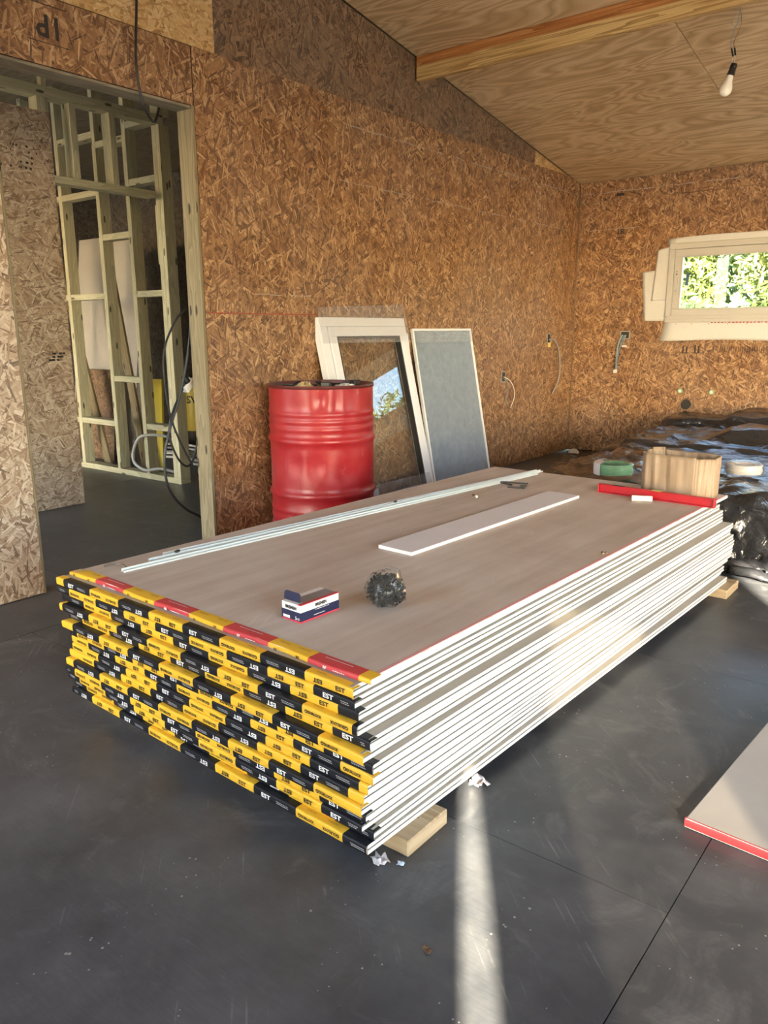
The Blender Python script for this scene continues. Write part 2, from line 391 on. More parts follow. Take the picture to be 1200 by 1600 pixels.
# ------------------------------------------------------------------ the room shell
W, B = -3.216, 6.995            # faces of the left and the back wall
XR, YF = 3.2, -2.0              # right and front wall
RIDGE = 2.0
def zc(y): return 2.40 + .1694 * (B - y) if y > RIDGE else 2.40 + .1694 * (B - RIDGE) - .1694 * (RIDGE - y)
DY0, DY1, DZ = 1.667, 2.657, 2.178   # door opening in the left wall
ZJ, ZT = 1.2166, 2.4384              # joints between rows of sheets

# floor
fl = MB().box(-8.2, 3.4, -2.2, 7.2, -.06, -.0185).build('floor', 'floor_film'); tag(fl, 'dark grey film-faced plywood floor covered with scuffs and dust', kind='structure')
pm = {}
xs = [-.378 + 2.44 * k for k in range(-4, 3)]
for i in range(len(xs) - 1):
    y0 = 1.394 if i % 2 == 1 else .64
    ys = [y0 + 1.22 * k for k in range(-4, 6)]
    for a, b in zip(ys[:-1], ys[1:]):
        x0, x1, ya, yb = max(xs[i], -8.15), min(xs[i + 1], 3.35), max(a, -2.15), min(b, 7.15)
        if x1 - x0 < .05 or yb - ya < .05: continue
        MB().box(x0 + .0012, x1 - .0012, ya + .0012, yb - .0012, -.018, 0).build('floor_panel', 'floor_film', fl)

# left wall: core with the opening, sheets as children
TH = .011
wl_ = MB()
wl_.prism([(YF, 0), (DY0, 0), (DY0, DZ), (YF, DZ)], 0, W - .105, W - TH)
wl_.prism([(DY1, 0), (B + .1, 0), (B + .1, DZ), (DY1, DZ)], 0, W - .105, W - TH)
wl_.prism([(YF, DZ), (B + .1, DZ), (B + .1, zc(B)), (RIDGE, zc(RIDGE)), (YF, zc(YF))], 0, W - .105, W - TH - .011)
wall_left = wl_.build('wall_left', 'core_wall'); tag(wall_left, 'long wall clad in oriented strand board with a doorway', kind='structure')
def lsheet(poly, mat, off=0.):
    return MB().prism(poly, 0, W - TH + off, W + off).build('osb_sheet', mat, wall_left)
g = .0012
def rect(y0, y1, z0, z1): return [(y0 + g, z0 + g), (y1 - g, z0 + g), (y1 - g, z1 - g), (y0 + g, z1 - g)]
lsheet(rect(YF, .22, .004, ZJ), 'osb_brown'); lsheet(rect(.22, DY0, .004, ZJ), 'osb_pale')
lsheet(rect(YF, .22, ZJ, ZT), 'osb_brown'); lsheet(rect(.22, DY0, ZJ, DZ), 'osb_pale')
lsheet(rect(.22, DY1 - .006, DZ, ZT - .003), 'osb_brown')
for a, b in ((DY1, 3.98), (3.98, 6.42), (6.42, B)): lsheet(rect(a, b, .004, ZJ), 'osb_brown')
for a, b in ((DY1, 5.062), (5.062, B)): lsheet([(a + g, ZJ + g), (b - g, ZJ + g), (b - g, min(ZT, zc(b)) - g), (6.77 if b > 6 else b - g, ZT - g), (a + g, ZT - g)], 'osb_brown')
def slope(a, b, z0): return [(a + g, z0), (b - g, z0), (b - g, max(zc(b) - .002, z0 + .001)), (a + g, zc(a) - .002)]
lsheet(slope(RIDGE, 2.80, ZT), 'osb_new'); lsheet(slope(.4, RIDGE, ZT), 'osb_new'); lsheet(slope(YF, .4, ZT), 'osb_new')
lsheet(slope(2.80, 4.468, ZT - .02), 'osb_weathered', -.011); lsheet(slope(4.468, 6.137, ZT - .02), 'osb_weathered', -.011)
lsheet(slope(6.137, 6.80, ZT - .015), 'osb_new', -.011)
# chalk line and stamps on the left wall
fnl = lambda y, z, d=.0006: (W + d, y, z)
mb = MB()
for k in range(60):
    a = DY1 + .02 + k * .0135; z = ZJ + .004 + random.uniform(-.0012, .0012)
    bar(mb, fnl, a, a + .0142, z - random.uniform(.002, .0045), z + random.uniform(.002, .004))
mb.build('chalk_line', 'chalk_red', wall_left)
mb = MB(); word(mb, '1P', lambda a, b: fnl(a, b), 1.93, 2.325, .085, rot=True, sx=1.0)
bar(mb, fnl, 1.83, 2.02, 2.402, 2.406); bar(mb, fnl, 1.84, 2.03, 2.262, 2.265)
mb.build('stamp', 'stamp_ink', wall_left)

rr = random.Random(12)
def snap(fn, a, b, z, parent):
    mb = MB(); x = a
    while x < b:
        w = rr.uniform(.02, .10)
        if rr.random() < .72: q = z + rr.uniform(-.003, .003); bar(mb, fn, x, min(x + w, b), q, q + rr.uniform(.002, .0055))
        x += w
    mb.build('chalk_mark', 'chalk_grey', parent)
snap(fnl, 3.75, 6.97, 2.300, wall_left); snap(fnl, 3.70, 6.97, 1.986, wall_left); snap(fnl, 3.0, 3.5, 1.32, wall_left)

# back wall with the window hole
WX0, WX1, WZ0, WZ1 = -2.366, -.20, 1.184, 1.832
bw = MB(); y0, y1 = B + TH, B + .12
for a, b, c, d in ((W - .1, WX0 + .03, 0, 2.42), (WX1 - .03, XR + .1, 0, 2.42), (WX0 + .03, WX1 - .03, 0, WZ0 + .03), (WX0 + .03, WX1 - .03, WZ1 - .03, 2.42)): bw.box(a, b, y0, y1, c, d)
wall_back = bw.build('wall_back', 'core_wall'); tag(wall_back, 'far end wall clad in oriented strand board with a wide low window', kind='structure')
def bsheet(rs, mat='osb_brown'):
    m = MB()
    for a, b, c, d in rs: m.box(a, b, B, B + TH, c, d)
    return m.build('osb_sheet', mat, wall_back)
bj = 1.012
bsheet([(W + TH, -.776 - g, .004, bj - g)]); bsheet([(-.776 + g, 1.664 - g, .004, bj - g)]); bsheet([(1.664 + g, XR, .004, bj - g)])
bsheet([(W + TH, WX0 + .03, bj + g, 2.232 - g), (WX0 + .03, -.776 - g, bj + g, WZ0 + .03), (WX0 + .03, -.776 - g, WZ1 - .03, 2.232 - g)])
bsheet([(-.776 + g, WX1 - .03, bj + g, WZ0 + .03), (-.776 + g, WX1 - .03, WZ1 - .03, 2.232 - g), (WX1 - .03, 1.664 - g, bj + g, 2.232 - g)])
bsheet([(1.664 + g, XR, bj + g, 2.232 - g)])
bsheet([(W + TH, -.776 - g, 2.232 + g, 2.398)]); bsheet([(-.776 + g, 1.664 - g, 2.232 + g, 2.398)]); bsheet([(1.664 + g, XR, 2.232 + g, 2.398)])
fnb = lambda x, z: (x, B - .0006, z)
mb = MB(); word(mb, '1B', fnb, -2.81, 1.965, .045); bar(mb, fnb, -2.85, -2.77, 1.915, 1.919); bar(mb, fnb, -2.85, -2.77, 1.872, 1.875)
bar(mb, fnb, -2.87, -2.80, 2.262, 2.285)
rr = random.Random(4)
for k in range(34):                      # smeared grade stamps running down the sheet
    z = 1.80 - k * .044
    if 1.0 < z < 1.13: continue
    for j in range(rr.randint(2, 4)):
        x = -2.86 + rr.uniform(0, .09); bar(mb, fnb, x, x + rr.uniform(.006, .03), z, z + rr.uniform(.002, .008))
for x in (-2.20, -2.17, -2.10, -2.07):
    bar(mb, fnb, x, x + .012, .93, 1.0 - rr.uniform(0, .02)); bar(mb, fnb, x - .02, x + .03, .925, .932)
for k in range(26):
    x = -1.95 + k * .018 + rr.uniform(0, .006); bar(mb, fnb, x, x + .004, .93 + rr.uniform(0, .02), .985)
mb.build('stamp', 'stamp_ink', wall_back)

snap(fnb, -3.18, -.3, 2.298, wall_back); snap(fnb, -3.18, -2.6, 1.988, wall_back)
# window in the back wall
win = D.objects.new('window_1', None); C.objects.link(win); win.location = (0, B, 0)
tag(win, 'wide low window with beige plastic frame and white flashing membrane around it', kind='structure')
def frame(mb, x0, x1, z0, z1, w, ya, yb, m=0):
    mb.box(x0, x1, ya, yb, z0, z0 + w, m); mb.box(x0, x1, ya, yb, z1 - w, z1, m); mb.box(x0, x0 + w, ya, yb, z0 + w, z1 - w, m); mb.box(x1 - w, x1, ya, yb, z0 + w, z1 - w, m)
mb = MB(); frame(mb, WX0, WX1, WZ0, WZ1, .048, -.022, .07); mb.build('outer_frame', 'frame_beige', win, bevel=.003)
mb = MB(); mb.box(WX0 + .022, WX1 - .022, -.034, -.021, WZ0 + .028, WZ0 + .056); mb.build('sill_bead', 'frame_beige', win, bevel=.002)
mb = MB(); frame(mb, WX0 + .05, WX1 - .05, WZ0 + .05, WZ1 - .05, .060, -.012, .05); mb.build('sash', 'frame_beige', win, bevel=.003)
mb = MB(); frame(mb, WX0 + .104, WX1 - .104, WZ0 + .104, WZ1 - .104, .012, -.016, -.006); mb.build('glazing_bead', 'frame_beige', win, bevel=.002)
MB().box(WX0 + .11, WX1 - .11, .018, .022, WZ0 + .11, WZ1 - .11).build('glass_pane', 'glass', win)
mb = MB().box(WX0 + .066, WX0 + .086, -.019, -.0125, 1.42, 1.61).build('latch', 'frame_beige', win, bevel=.002)
mb = MB()
for z in (1.60, 1.578, 1.445): mb.lathe([(.0001, 0), (.005, 0), (.005, .001), (.0001, .001)], 10)
mb = MB()
for z, r in ((1.601, .0042), (1.580, .006), (1.445, .004)):
    n = 10; mb.add([(WX0 + .076 + r * math.cos(2 * PI * k / n), -.0195, z + r * math.sin(2 * PI * k / n)) for k in range(n)], [tuple(range(n))])
mb.build('latch_screw', 'ink_black', win)
st = MB().prism([(-2.228, 1.488), (-2.203, 1.488), (-2.193, 1.588), (-2.218, 1.588)], 1, .0155, .0165).build('sticker', 'sticker_blue', win)
def flap(name, outline, d, amp, seed):
    """crinkled membrane: quad patch with uneven outer edge; outline = 4 corners (x,z)"""
    r = np.random.RandomState(seed); nu, nv = 26, 9; a, b, c, e = [np.array(q, float) for q in outline]; P = np.zeros((nu, nv, 3))
    ph = r.rand(6) * 6
    for i in range(nu):
        for j in range(nv):
            u, v = i / (nu - 1), j / (nv - 1); q = a * (1 - u) * (1 - v) + b * u * (1 - v) + c * u * v + e * (1 - u) * v
            wv = math.sin(9 * u + ph[0] + 3 * v) * .5 + math.sin(23 * u - 7 * v + ph[1]) * .35 + r.randn() * .25
            P[i, j] = (q[0], -d - abs(amp * wv) * (.25 + v), q[1] + (v * amp * .8 * math.sin(14 * u + ph[2])))
    o = MB().grid(P).build(name, 'membrane', win, smooth=True, angle=180)
    sm = o.modifiers.new('thickness', 'SOLIDIFY'); sm.thickness = .0008; return o
flap('membrane_flap', ((WX0 - .02, WZ1 - .02), (-.25, WZ1 - .02), (-.25, 1.925), (WX0 - .02, 1.872)), .003, .006, 1)
flap('membrane_flap', ((-.2, WZ0 + .02), (WX0 + .0, WZ0 + .02), (WX0 - .035, 1.032), (-.2, 1.045)), .003, .006, 2)
flap('membrane_flap', ((WX0 + .02, 1.196), (WX0 + .02, 1.63), (-2.594, 1.612), (-2.552, 1.196)), .002, .004, 3)
flap('membrane_flap', ((WX0 + .02, 1.369), (WX0 + .02, 1.812), (-2.468, 1.785), (-2.500, 1.369)), .006, .004, 4)
mb = MB()
for k in range(24):
    x = -1.98 + k * .028; bar(mb, lambda a, b: (a, -.0125, b), x, x + random.uniform(.006, .02), 1.176, 1.184)
for x in (-2.27, -2.14, -2.0, -1.85, -1.70): bar(mb, lambda a, b: (a, -.0125, b), x, x + .005, 1.165, 1.174)
mb.build('membrane_print', 'tape_red', win)

# right and front wall: behind and beside the camera, with the openings the daylight comes through
wr = MB()
for a, b, c, d in ((YF - .1, -1.9, 0, 3.3), (2.0, 4.8, 0, 2.7), (6.2, B + .12, 0, 2.7), (4.8, 6.2, 0, .25), (4.8, 6.2, 2.12, 2.6), (-1.9, 2.0, 2.12, 2.6)): wr.box(XR, XR + .12, a, b, c, min(d, 2.6))
wr.prism([(YF - .1, 2.55), (B + .1, 2.55), (B + .1, 2.42), (RIDGE, zc(RIDGE)), (YF - .1, zc(YF))], 0, XR + .001, XR + .119)
tag(wr.build('wall_right', 'osb_brown'), 'side wall with a broad opening to the garden', kind='structure')
wf = MB(); y0, y1 = YF - .012, YF
wf.prism([(W - .1, 0), (-3.0, 0), (-3.0, 2.3), (-1.4, 2.3), (-1.4, 0), (1.352, 0), (1.366, 1.30), (1.378, 1.44), (1.408, 1.53), (1.432, 1.44), (1.445, 1.30), (1.446, 0), (1.68, 0), (1.68, 2.0), (2.17, 2.0), (2.17, 0), (2.95, 0), (2.95, 2.45), (3.15, 2.45), (3.15, 0), (XR + .1, 0), (XR + .1, zc(YF)), (W - .1, zc(YF))], 1, y0, y1)  # unseen slots shaped so sunlight lands as the floor streak and patches
tag(wf.build('wall_front', 'osb_brown'), 'front wall behind the camera with slots shaped to cast light streaks', kind='structure')
w2 = MB().box(1.67, 2.18, YF - .020, YF - .014, .0, 2.01).build('sun_dimming_pane', 'tinted_glass'); tag(w2, 'unseen tinted pane added in the front wall to dim the sun', kind='structure')  # unseen pane added so weakened sun falls as dim floor patches

# ceiling: sloping plywood sheets
def csheet(mb, x0, x1, a, b, t0=0., t1=.018):
    mb.add([(x0, a, zc(a) + t0), (x1, a, zc(a) + t0), (x1, b, zc(b) + t0), (x0, b, zc(b) + t0), (x0, a, zc(a) + t1), (x1, a, zc(a) + t1), (x1, b, zc(b) + t1), (x0, b, zc(b) + t1)],
           [(0, 1, 2, 3), (7, 6, 5, 4), (4, 5, 1, 0), (5, 6, 2, 1), (6, 7, 3, 2), (7, 4, 0, 3)])
mb = MB(); csheet(mb, -8.2, XR + .1, RIDGE, B + .15, .019, .10); csheet(mb, -8.2, XR + .1, YF - .1, RIDGE, .019, .10)
ceiling = mb.build('ceiling', 'core_wall'); tag(ceiling, 'sloping ceiling lined with plywood sheets', kind='structure')
rows = [(5.724, B, -.776), (4.50, 5.724, -1.684), (3.28, 4.50, -.9), (RIDGE, 3.28, -2.0)]
for k in range(3): rows.append((RIDGE - 1.335 * (k + 1), RIDGE - 1.335 * k, -1.5 + .6 * k))
for a, b, j in rows:
    cuts = [W] + [j + 2.44 * k for k in range(0, 3) if j + 2.44 * k < XR - .1] + [XR]
    for c, d in zip(cuts[:-1], cuts[1:]):
        m = MB(); csheet(m, c + .002, d - .002, a + .004, b - .004); m.build('plywood_sheet', 'ply_ceiling', ceiling)
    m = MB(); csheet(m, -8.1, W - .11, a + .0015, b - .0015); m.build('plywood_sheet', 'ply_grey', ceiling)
# screws along the joint
mb = MB()
for k in range(4):
    for sx_ in (-.022, .022):
        yy = 4.95 + k * .22; n = 6; mb.add([(-1.684 + sx_ + .0045 * math.cos(2 * PI * q / n), yy + .0045 * math.sin(2 * PI * q / n), zc(yy) - .0006) for q in range(n)], [tuple(range(n))])
mb.build('screw_heads', 'rust', ceiling); ceiling.children[-1]['kind'] = 'stuff'
# beam
bm_ = MB().box(0, XR - W - .002, 0, .045, 0, .142).build('ceiling_beam', 'beam_pine', loc=(W + .001, 4.468, 2.684), bevel=.003)
tag(bm_, 'reddish yellow pine beam running across under the sloping ceiling', 'beam')

# door opening lining
door = D.objects.new('door_1', None); C.objects.link(door); tag(door, 'unfinished doorway lined with rough pine boards', kind='structure')
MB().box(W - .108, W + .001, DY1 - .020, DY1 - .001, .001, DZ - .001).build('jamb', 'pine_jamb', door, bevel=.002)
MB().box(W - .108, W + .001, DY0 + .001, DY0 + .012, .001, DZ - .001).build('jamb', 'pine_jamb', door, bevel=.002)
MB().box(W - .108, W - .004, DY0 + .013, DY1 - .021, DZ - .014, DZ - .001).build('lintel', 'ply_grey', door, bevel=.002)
# ------------------------------------------------------------------ rooms beyond the doorway
CX = -4.78
wc = MB().box(CX - .09, CX, .2, 2.80, .001, .044).build('wall_corridor', 'pine_green'); tag(wc, 'open timber stud wall of the corridor seen through the doorway', kind='structure')
def stud(p, x0, x1, y0, y1, z0, z1, nm='stud', mat='pine_green'):
    return MB().box(x0, x1, y0, y1, z0, z1).build(nm, mat, p, bevel=.0015)
stud(wc, CX - .09, CX, .2, 3.67, 2.512, 2.572, 'top_plate')
stud(wc, CX - .09, CX, 2.775, 3.575, 2.030, 2.074, 'header')
for y in (2.965, 3.245): stud(wc, CX - .0895, CX - .0005, y, y + .045, 2.075, 2.511, 'cripple_stud')
stud(wc, CX - .09, CX, 2.755, 2.80, .045, 2.511); stud(wc, CX - .09, CX, 2.30, 2.345, .045, 2.511); stud(wc, CX - .09, CX, 1.70, 1.745, .045, 2.511)
stud(wc, CX - .055, CX - .012, 2.802, 2.835, 2.0, 3.0)
MB().box(CX + .001, CX + .012, 1.60, 2.82, .004, 2.424).build('osb_sheet', 'osb_pale', wc)
MB().box(CX + .001, CX + .012, .38, 1.597, .004, 2.424).build('osb_sheet', 'osb_pale', wc)
mb = MB(); fc = lambda a, b: (CX + .0128, a, b)
rr = random.Random(9)
for k in range(40):
    a = 2.40 + rr.uniform(0, .34); z = 2.08 + rr.choice((0, .03, .06, .09, .12)); bar(mb, fc, a, a + rr.uniform(.004, .014), z, z + .012)
for k in range(14): a = 2.66 + rr.uniform(0, .10); z = .95 + rr.choice((0, .02, .04)); bar(mb, fc, a, a + .02, z, z + .012)
mb.build('stamp', 'stamp_ink', wc)
wp = MB().box(-6.7, CX - .001, 3.63, 3.72, .001, .044).build('wall_partition', 'pine_green'); tag(wp, 'bare timber stud partition standing beyond the doorway', kind='structure')
PX = [(-6.11, 3.1), (-5.595, 3.1), (-5.215, 3.1), (-4.865, 3.05)]
for x, h in PX: stud(wp, x, x + .045, 3.63, 3.72, .045, h if x < -4.9 else 2.511)
stud(wp, -4.818, CX - .001, 3.63, 3.72, .045, 2.511); stud(wp, CX - .085, CX - .001, 3.63, 3.72, 2.573, 3.0); stud(wp, -6.60, -6.555, 3.63, 3.72, .045, 3.1)
stud(wp, -4.893, -4.867, 3.64, 3.70, 1.60, 2.0, 'packer')
for x0, x1, zs in ((-6.064, -5.596, (.385, 1.378, 2.135, 2.54)), (-5.549, -5.216, (.745, 1.805, 2.46)), (-5.169, -4.866, (.392, 1.378, 2.155, 2.54)), (-6.554, -6.111, (.385, 1.378, 2.135))):
    for z in zs: stud(wp, x0, x1, 3.632, 3.718, z, z + .045, 'noggin')
# far room walls
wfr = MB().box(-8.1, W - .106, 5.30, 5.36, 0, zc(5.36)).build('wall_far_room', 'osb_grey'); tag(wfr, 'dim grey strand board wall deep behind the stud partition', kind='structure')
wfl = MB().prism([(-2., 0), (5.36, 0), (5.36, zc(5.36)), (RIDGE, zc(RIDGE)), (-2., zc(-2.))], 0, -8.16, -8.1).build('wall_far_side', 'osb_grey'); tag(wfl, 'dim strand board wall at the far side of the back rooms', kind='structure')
wcf = MB(); wcf.box(-8.1, -6.3, -2.0, -1.92, 0, zc(-2.)); wcf.box(-6.3, -5.1, -2.0, -1.92, 2.3, zc(-2.)); wcf.box(-5.1, -4.9, -2.0, -1.92, 0, zc(-2.)); wcf.box(-4.9, W - .106, -2.0, -1.92, 0, .1); wcf.box(-4.9, W - .106, -2.0, -1.92, 2.5, zc(-2.))  # unseen openings added here to brighten the studs beyond the doorway
tag(wcf.build('wall_corridor_end', 'osb_brown'), 'end wall of the corridor with openings added to brighten the studs', kind='structure')
wfp = D.objects.new('wall_rear_frame', None); C.objects.link(wfp); tag(wfp, 'second stud frame at the rear of the back room', kind='structure')
for z in (1.62, 2.12): stud(wfp, -4.9, W - .11, 5.0, 5.09, z, z + .06, 'rail')
stud(wfp, -3.95, -3.905, 5.0, 5.09, .001, 2.6)
# boards leaning behind the partition
def leaning(name, label, cat, x0, x1, yb, yt, h, th, mat, z0=.002):
    t = thing(name, label, cat, (0, yb, z0)); a = math.atan2(yt - yb, h)
    o = MB().box(x0, x1, 0, th, 0, math.hypot(h, yt - yb)).build('board', mat, t, bevel=.001); o.rotation_euler = (-a, 0, 0); return t
leaning('plasterboard_offcut', 'tall grey plasterboard leaning behind the stud partition', 'board', -7.15, -6.15, 4.16, 4.42, 1.98, .0125, 'grey_board')
leaning('strand_board_offcut', 'short strand board piece propped in front of the grey plasterboard', 'board', -6.80, -6.16, 3.96, 4.06, .80, .011, 'osb_weathered')
for i, (xa, xb, lb) in enumerate(((-6.61, -6.0, 'long pale lath slanting behind the leftmost partition studs'), (-5.95, -5.55, 'long pale lath slanting behind the middle partition studs'))):
    t = thing('leaning_lath', lb, 'timber', (xb, 3.80 + .06 * i, .002), group='laths leaning in the back room'); hx = xa - xb
    o = MB().box(-.045, .045, 0, .02, 0, math.hypot(hx, 1.75)).build('lath', 'pine_jamb', t); o.rotation_euler = (-.03, math.atan2(hx, 1.75), 0)
# white conduit on the floor beyond
for i, (cx, cy_, r, lb) in enumerate(((-5.88, 4.42, .30, 'white corrugated conduit lying in a flat coil behind the partition'), (-5.22, 4.30, .26, 'white conduit coil nearest the partition end post'))):
    mb = MB(); pts = [(cx + r * (1 + .05 * math.sin(3 * k + i)) * math.cos(k * .62), cy_ + .6 * r * math.sin(k * .62), .014 + .0085 * k * .4) for k in range(26)]
    o = mb.tube(pts, .011, 7, 4).build('conduit_coil', 'conduit', smooth=True); tag(o, lb, 'conduit', 'white conduits in the back room')
mb = MB(); pts = [(-4.98, 3.86, .014), (-5.02, 3.77, .05), (-5.09, 3.67, .085), (-5.19, 3.60, .075), (-5.30, 3.58, .14), (-5.27, 3.585, .27), (-5.17, 3.60, .345), (-5.05, 3.735, .33), (-4.99, 3.80, .22), (-5.1, 3.9, .1)]
tag(mb.tube(pts, .011, 8, 6).build('conduit_loop', 'conduit', smooth=True), 'white conduit loop rising through the partition beside its end post', 'conduit')
# bag and panels near the jamb
t = thing('adhesive_bag', 'upright yellow bag with black lettering and black foot beyond the jamb', 'bag', (-6.36, 5.05, .002))
MB().lathe([(.001, .16), (.128, .16), (.137, .30), (.137, .52), (.12, .60), (.05, .63), (.001, .63)], 24).build('bag_body', 'bag_yellow', t, smooth=True)
MB().lathe([(.001, 0), (.12, 0), (.13, .04), (.1285, .16), (.001, .16)], 24).build('bag_foot', 'ink_black', t, smooth=True)
mb = MB(); fb = lambda a, b: (.1385 * math.sin(a / .1385 + .9), -.1385 * math.cos(a / .1385 + .9), b); word(mb, 'SW', fb, 0, .47, .075); mb.build('lettering', 'ink_black', t)['kind'] = 'stuff'
leaning('foam_board', 'pale blue foam panel leaning beside the yellow bag', 'board', -6.72, -6.52, 4.98, 5.10, .60, .03, 'pale_blue')
leaning('yellow_board', 'yellow printed board standing behind the third partition stud', 'board', -5.68, -5.50, 4.00, 4.04, .74, .02, 'bag_yellow')

# ------------------------------------------------------------------ hanging cables
def cable(name, label, pts, r, mat, cat='cable', sub=8, group=None):
    o = MB().tube(pts, r, 8, sub).build(name, mat, smooth=True); return tag(o, label, cat, group)
cable('ceiling_cable', 'black cable hanging down in front of the doorway lintel', [(W + .04, 2.36, 3.10), (W + .04, 2.345, 2.6), (W + .04, 2.315, 2.28), (W + .025, 2.345, 2.13), (W + .0, 2.40, 2.075), (W - .06, 2.47, 2.085), (W - .14, 2.56, 2.18), (W - .17, 2.60, 2.30)], .006, 'cable_black')
X = -3.36
def dpt(y, z, dx=0.): return (X + dx, y, z)
cable('extension_cable', 'black extension cable hanging in long loops beside the door jamb',
      [dpt(2.715, 1.235, -.03), dpt(2.66, 1.245), dpt(2.583, 1.186), dpt(2.50, 1.044), dpt(2.487, .88), dpt(2.51, .70), dpt(2.565, .54, .01), dpt(2.64, .40, .01), dpt(2.72, .26, -.02), dpt(2.76, .20, -.06)], .0055, 'cable_black', group='extension cables in the doorway')
cable('extension_cable', 'thick black cable dropping from the jamb past the white socket block to the floor',
      [dpt(2.70, 1.24, -.035), dpt(2.682, 1.16, -.012), dpt(2.65, 1.0, -.012), dpt(2.585, .80, -.012), dpt(2.515, .65, -.012), dpt(2.465, .50, -.012), dpt(2.468, .36, -.012), dpt(2.51, .27, -.012), dpt(2.59, .19, -.02), dpt(2.70, .12, -.04), dpt(2.78, .02, -.08)], .007, 'cable_black', group='extension cables in the doorway')
cable('extension_cable', 'short black cable looping out of the white socket block',
      [dpt(2.665, .905, -.03), dpt(2.69, .88, -.03), dpt(2.712, .80, -.03), dpt(2.708, .66, -.03), dpt(2.69, .52, -.03), dpt(2.635, .425, -.03), dpt(2.57, .46, -.03), dpt(2.52, .58, -.03), dpt(2.53, .68, -.03), dpt(2.59, .79, -.03), dpt(2.64, .86, -.03)], .006, 'cable_black', group='extension cables in the doorway')
t = thing('socket_block', 'small white socket block with a black plug hanging on the cables', 'socket', dpt(2.665, .855, -.03), rot=(.7, 0, 0))
MB().box(-.022, .022, -.045, .045, -.018, .018).build('housing', 'white_plastic', t, bevel=.004)
MB().lathe([(.001, .055), (.012, .055), (.02, .03), (.02, .018), (.001, .018)], 14).build('plug', 'cable_black', t, smooth=True)

# ------------------------------------------------------------------ plasterboard stack
Z0, T, SEG = .04, .0243, .147
PAIR = {1: (-.983, 1.141, -1.67, .628 - .003), 2: (-.977, 1.137, -1.87, .498 + .002), 3: (-.966, 1.141, -1.96, .557 + .001), 4: (-.954, 1.125, -1.81, .310 - .005), 5: (-.929, 1.130, -2.24, .513 - .001),
        6: (-.931, 1.109, -2.23, .350 - .007), 7: (-.913, 1.124, -2.06, .441 + .032), 8: (-.919, 1.124, -2.32, .391 - .009), 9: (-.925, 1.120, -2.4, .435 + .009), 10: (-.933, 1.116, -2.6, .424 + .001),
        11: (-.935, 1.108, -2.33, .311 + .018), 12: (-.936, 1.123, -1.5, .431 + .052), 13: (-.943, 1.118, -2.18, .457 + .041), 14: (-.931, 1.142, -1.5, .491 + .014), 15: (-.927, 1.120, -2.18, .234 + .015)}
def sheet_mesh(name, w, l, th, flip, mats, chips=0, taper=True):
    p = [(.0006, .0004), (.0, .0026), (.0, th - .0034), (.001, th - .0018), (.045 if taper else .003, th - .0001)]
    prof = p + [(w - a, b) for a, b in p[::-1]]
    if flip: prof = [(a, th - b) for a, b in prof]
    n = len(prof); ny = 2 if not chips else 160; P = np.zeros((n, ny, 3)); r = np.random.RandomState(3)
    for j in range(ny):
        y = l * j / (ny - 1); c = max(0, r.randn() - 1.3) * .0022 if chips else 0
        for i, (a, b) in enumerate(prof): P[i, j] = (a - (c if a > w - .01 else 0), y, b - (c * .4 if (a > w - .01 and b > th * .6) else 0))
    m = MB(); m.grid(P, 0, True); k = len(m.v)
    m.add([tuple(P[i, 0]) for i in range(n)], [tuple(range(n))], 2); m.add([tuple(P[i, -1]) for i in range(n)], [tuple(range(n))], 2)
    for q, f in enumerate(m.f):
        if m.m[q] == 2: continue
        v = [m.v[i] for i in f]; dx = max(a[0] for a in v) - min(a[0] for a in v); dz = max(a[2] for a in v) - min(a[2] for a in v)
        m.m[q] = 1 if dz * 1.2 > dx else 0
    return m.mesh(name, mats)
TS = T - .0009
ME_LO = sheet_mesh('sheet', 1.2, 2.4, TS / 2, False, ['backing_paper', 'edge_paper', 'gypsum_core'])
ME_HI = sheet_mesh('sheet', 1.2, 2.4, TS / 2, True, ['backing_paper', 'edge_paper', 'gypsum_core'])
def tape_profile(th, flap):
    p = [(flap, th + .0005), (.0045, th + .0005)]
    for k in range(1, 4): a = k / 4 * PI / 2; p.append((.0045 - .0052 * math.sin(a), th - .0045 + .005 * math.cos(a)))
    p += [(-.0007, th - .0045), (-.0009, th * .5), (-.0007, .0035), (.0005, .0008), (.004, .0002)]
    return p
def make_tape(t, th, cuts, kinds, mats, seed, w=1.2, flap=.021, droop=0.):
    """end tape: cuts along u, one colour per stretch"""
    r = np.random.RandomState(seed); pr = tape_profile(th, flap); m = MB()
    ph = r.rand(4) * 6
    def crink(u): return .0009 * math.sin(31 * u + ph[0]) + .0006 * math.sin(83 * u + ph[1])
    for (a, b), kd in zip(zip(cuts[:-1], cuts[1:]), kinds):
        n = 5; P = np.zeros((n, len(pr), 3))
        for i in range(n):
            u = a + (b - a) * i / (n - 1); out = max(0, -u, u - w)
            for j, (v, z) in enumerate(pr):
                e = crink(u) * (1 if z > th * .2 else .3)
                P[i, j] = (u, v - abs(e) - (0 if v > .01 else droop * math.sin(9 * u + ph[2]) ** 2), z - out * .12 + (0 if j > 1 else abs(e) * .3) + (.5 - j / len(pr)) * -out * .3)
        m.grid(P, kd)
    return m.build('end_tape', mats, t, smooth=True, angle=60)
ordn = ['first', 'second', 'third', 'fourth', 'fifth', 'sixth', 'seventh', 'eighth', 'ninth', 'tenth', 'eleventh', 'twelfth', 'thirteenth', 'fourteenth', 'fifteenth']
def logo(mb, fn, cx, cz, r, m, mi):
    n = 12; mb.add([fn(cx + r * math.cos(2 * PI * k / n), cz + r * math.sin(2 * PI * k / n)) for k in range(n)], [tuple(range(n))], m)
    fi = lambda a, b: tuple(np.array(fn(a, b)) + np.array((0, -.0002, 0)))
    mb.add([fi(cx - .5 * r, cz - .1 * r), fi(cx, cz + .55 * r), fi(cx + .5 * r, cz - .1 * r), fi(cx, cz - .5 * r)], [(0, 1, 2, 3)], mi)
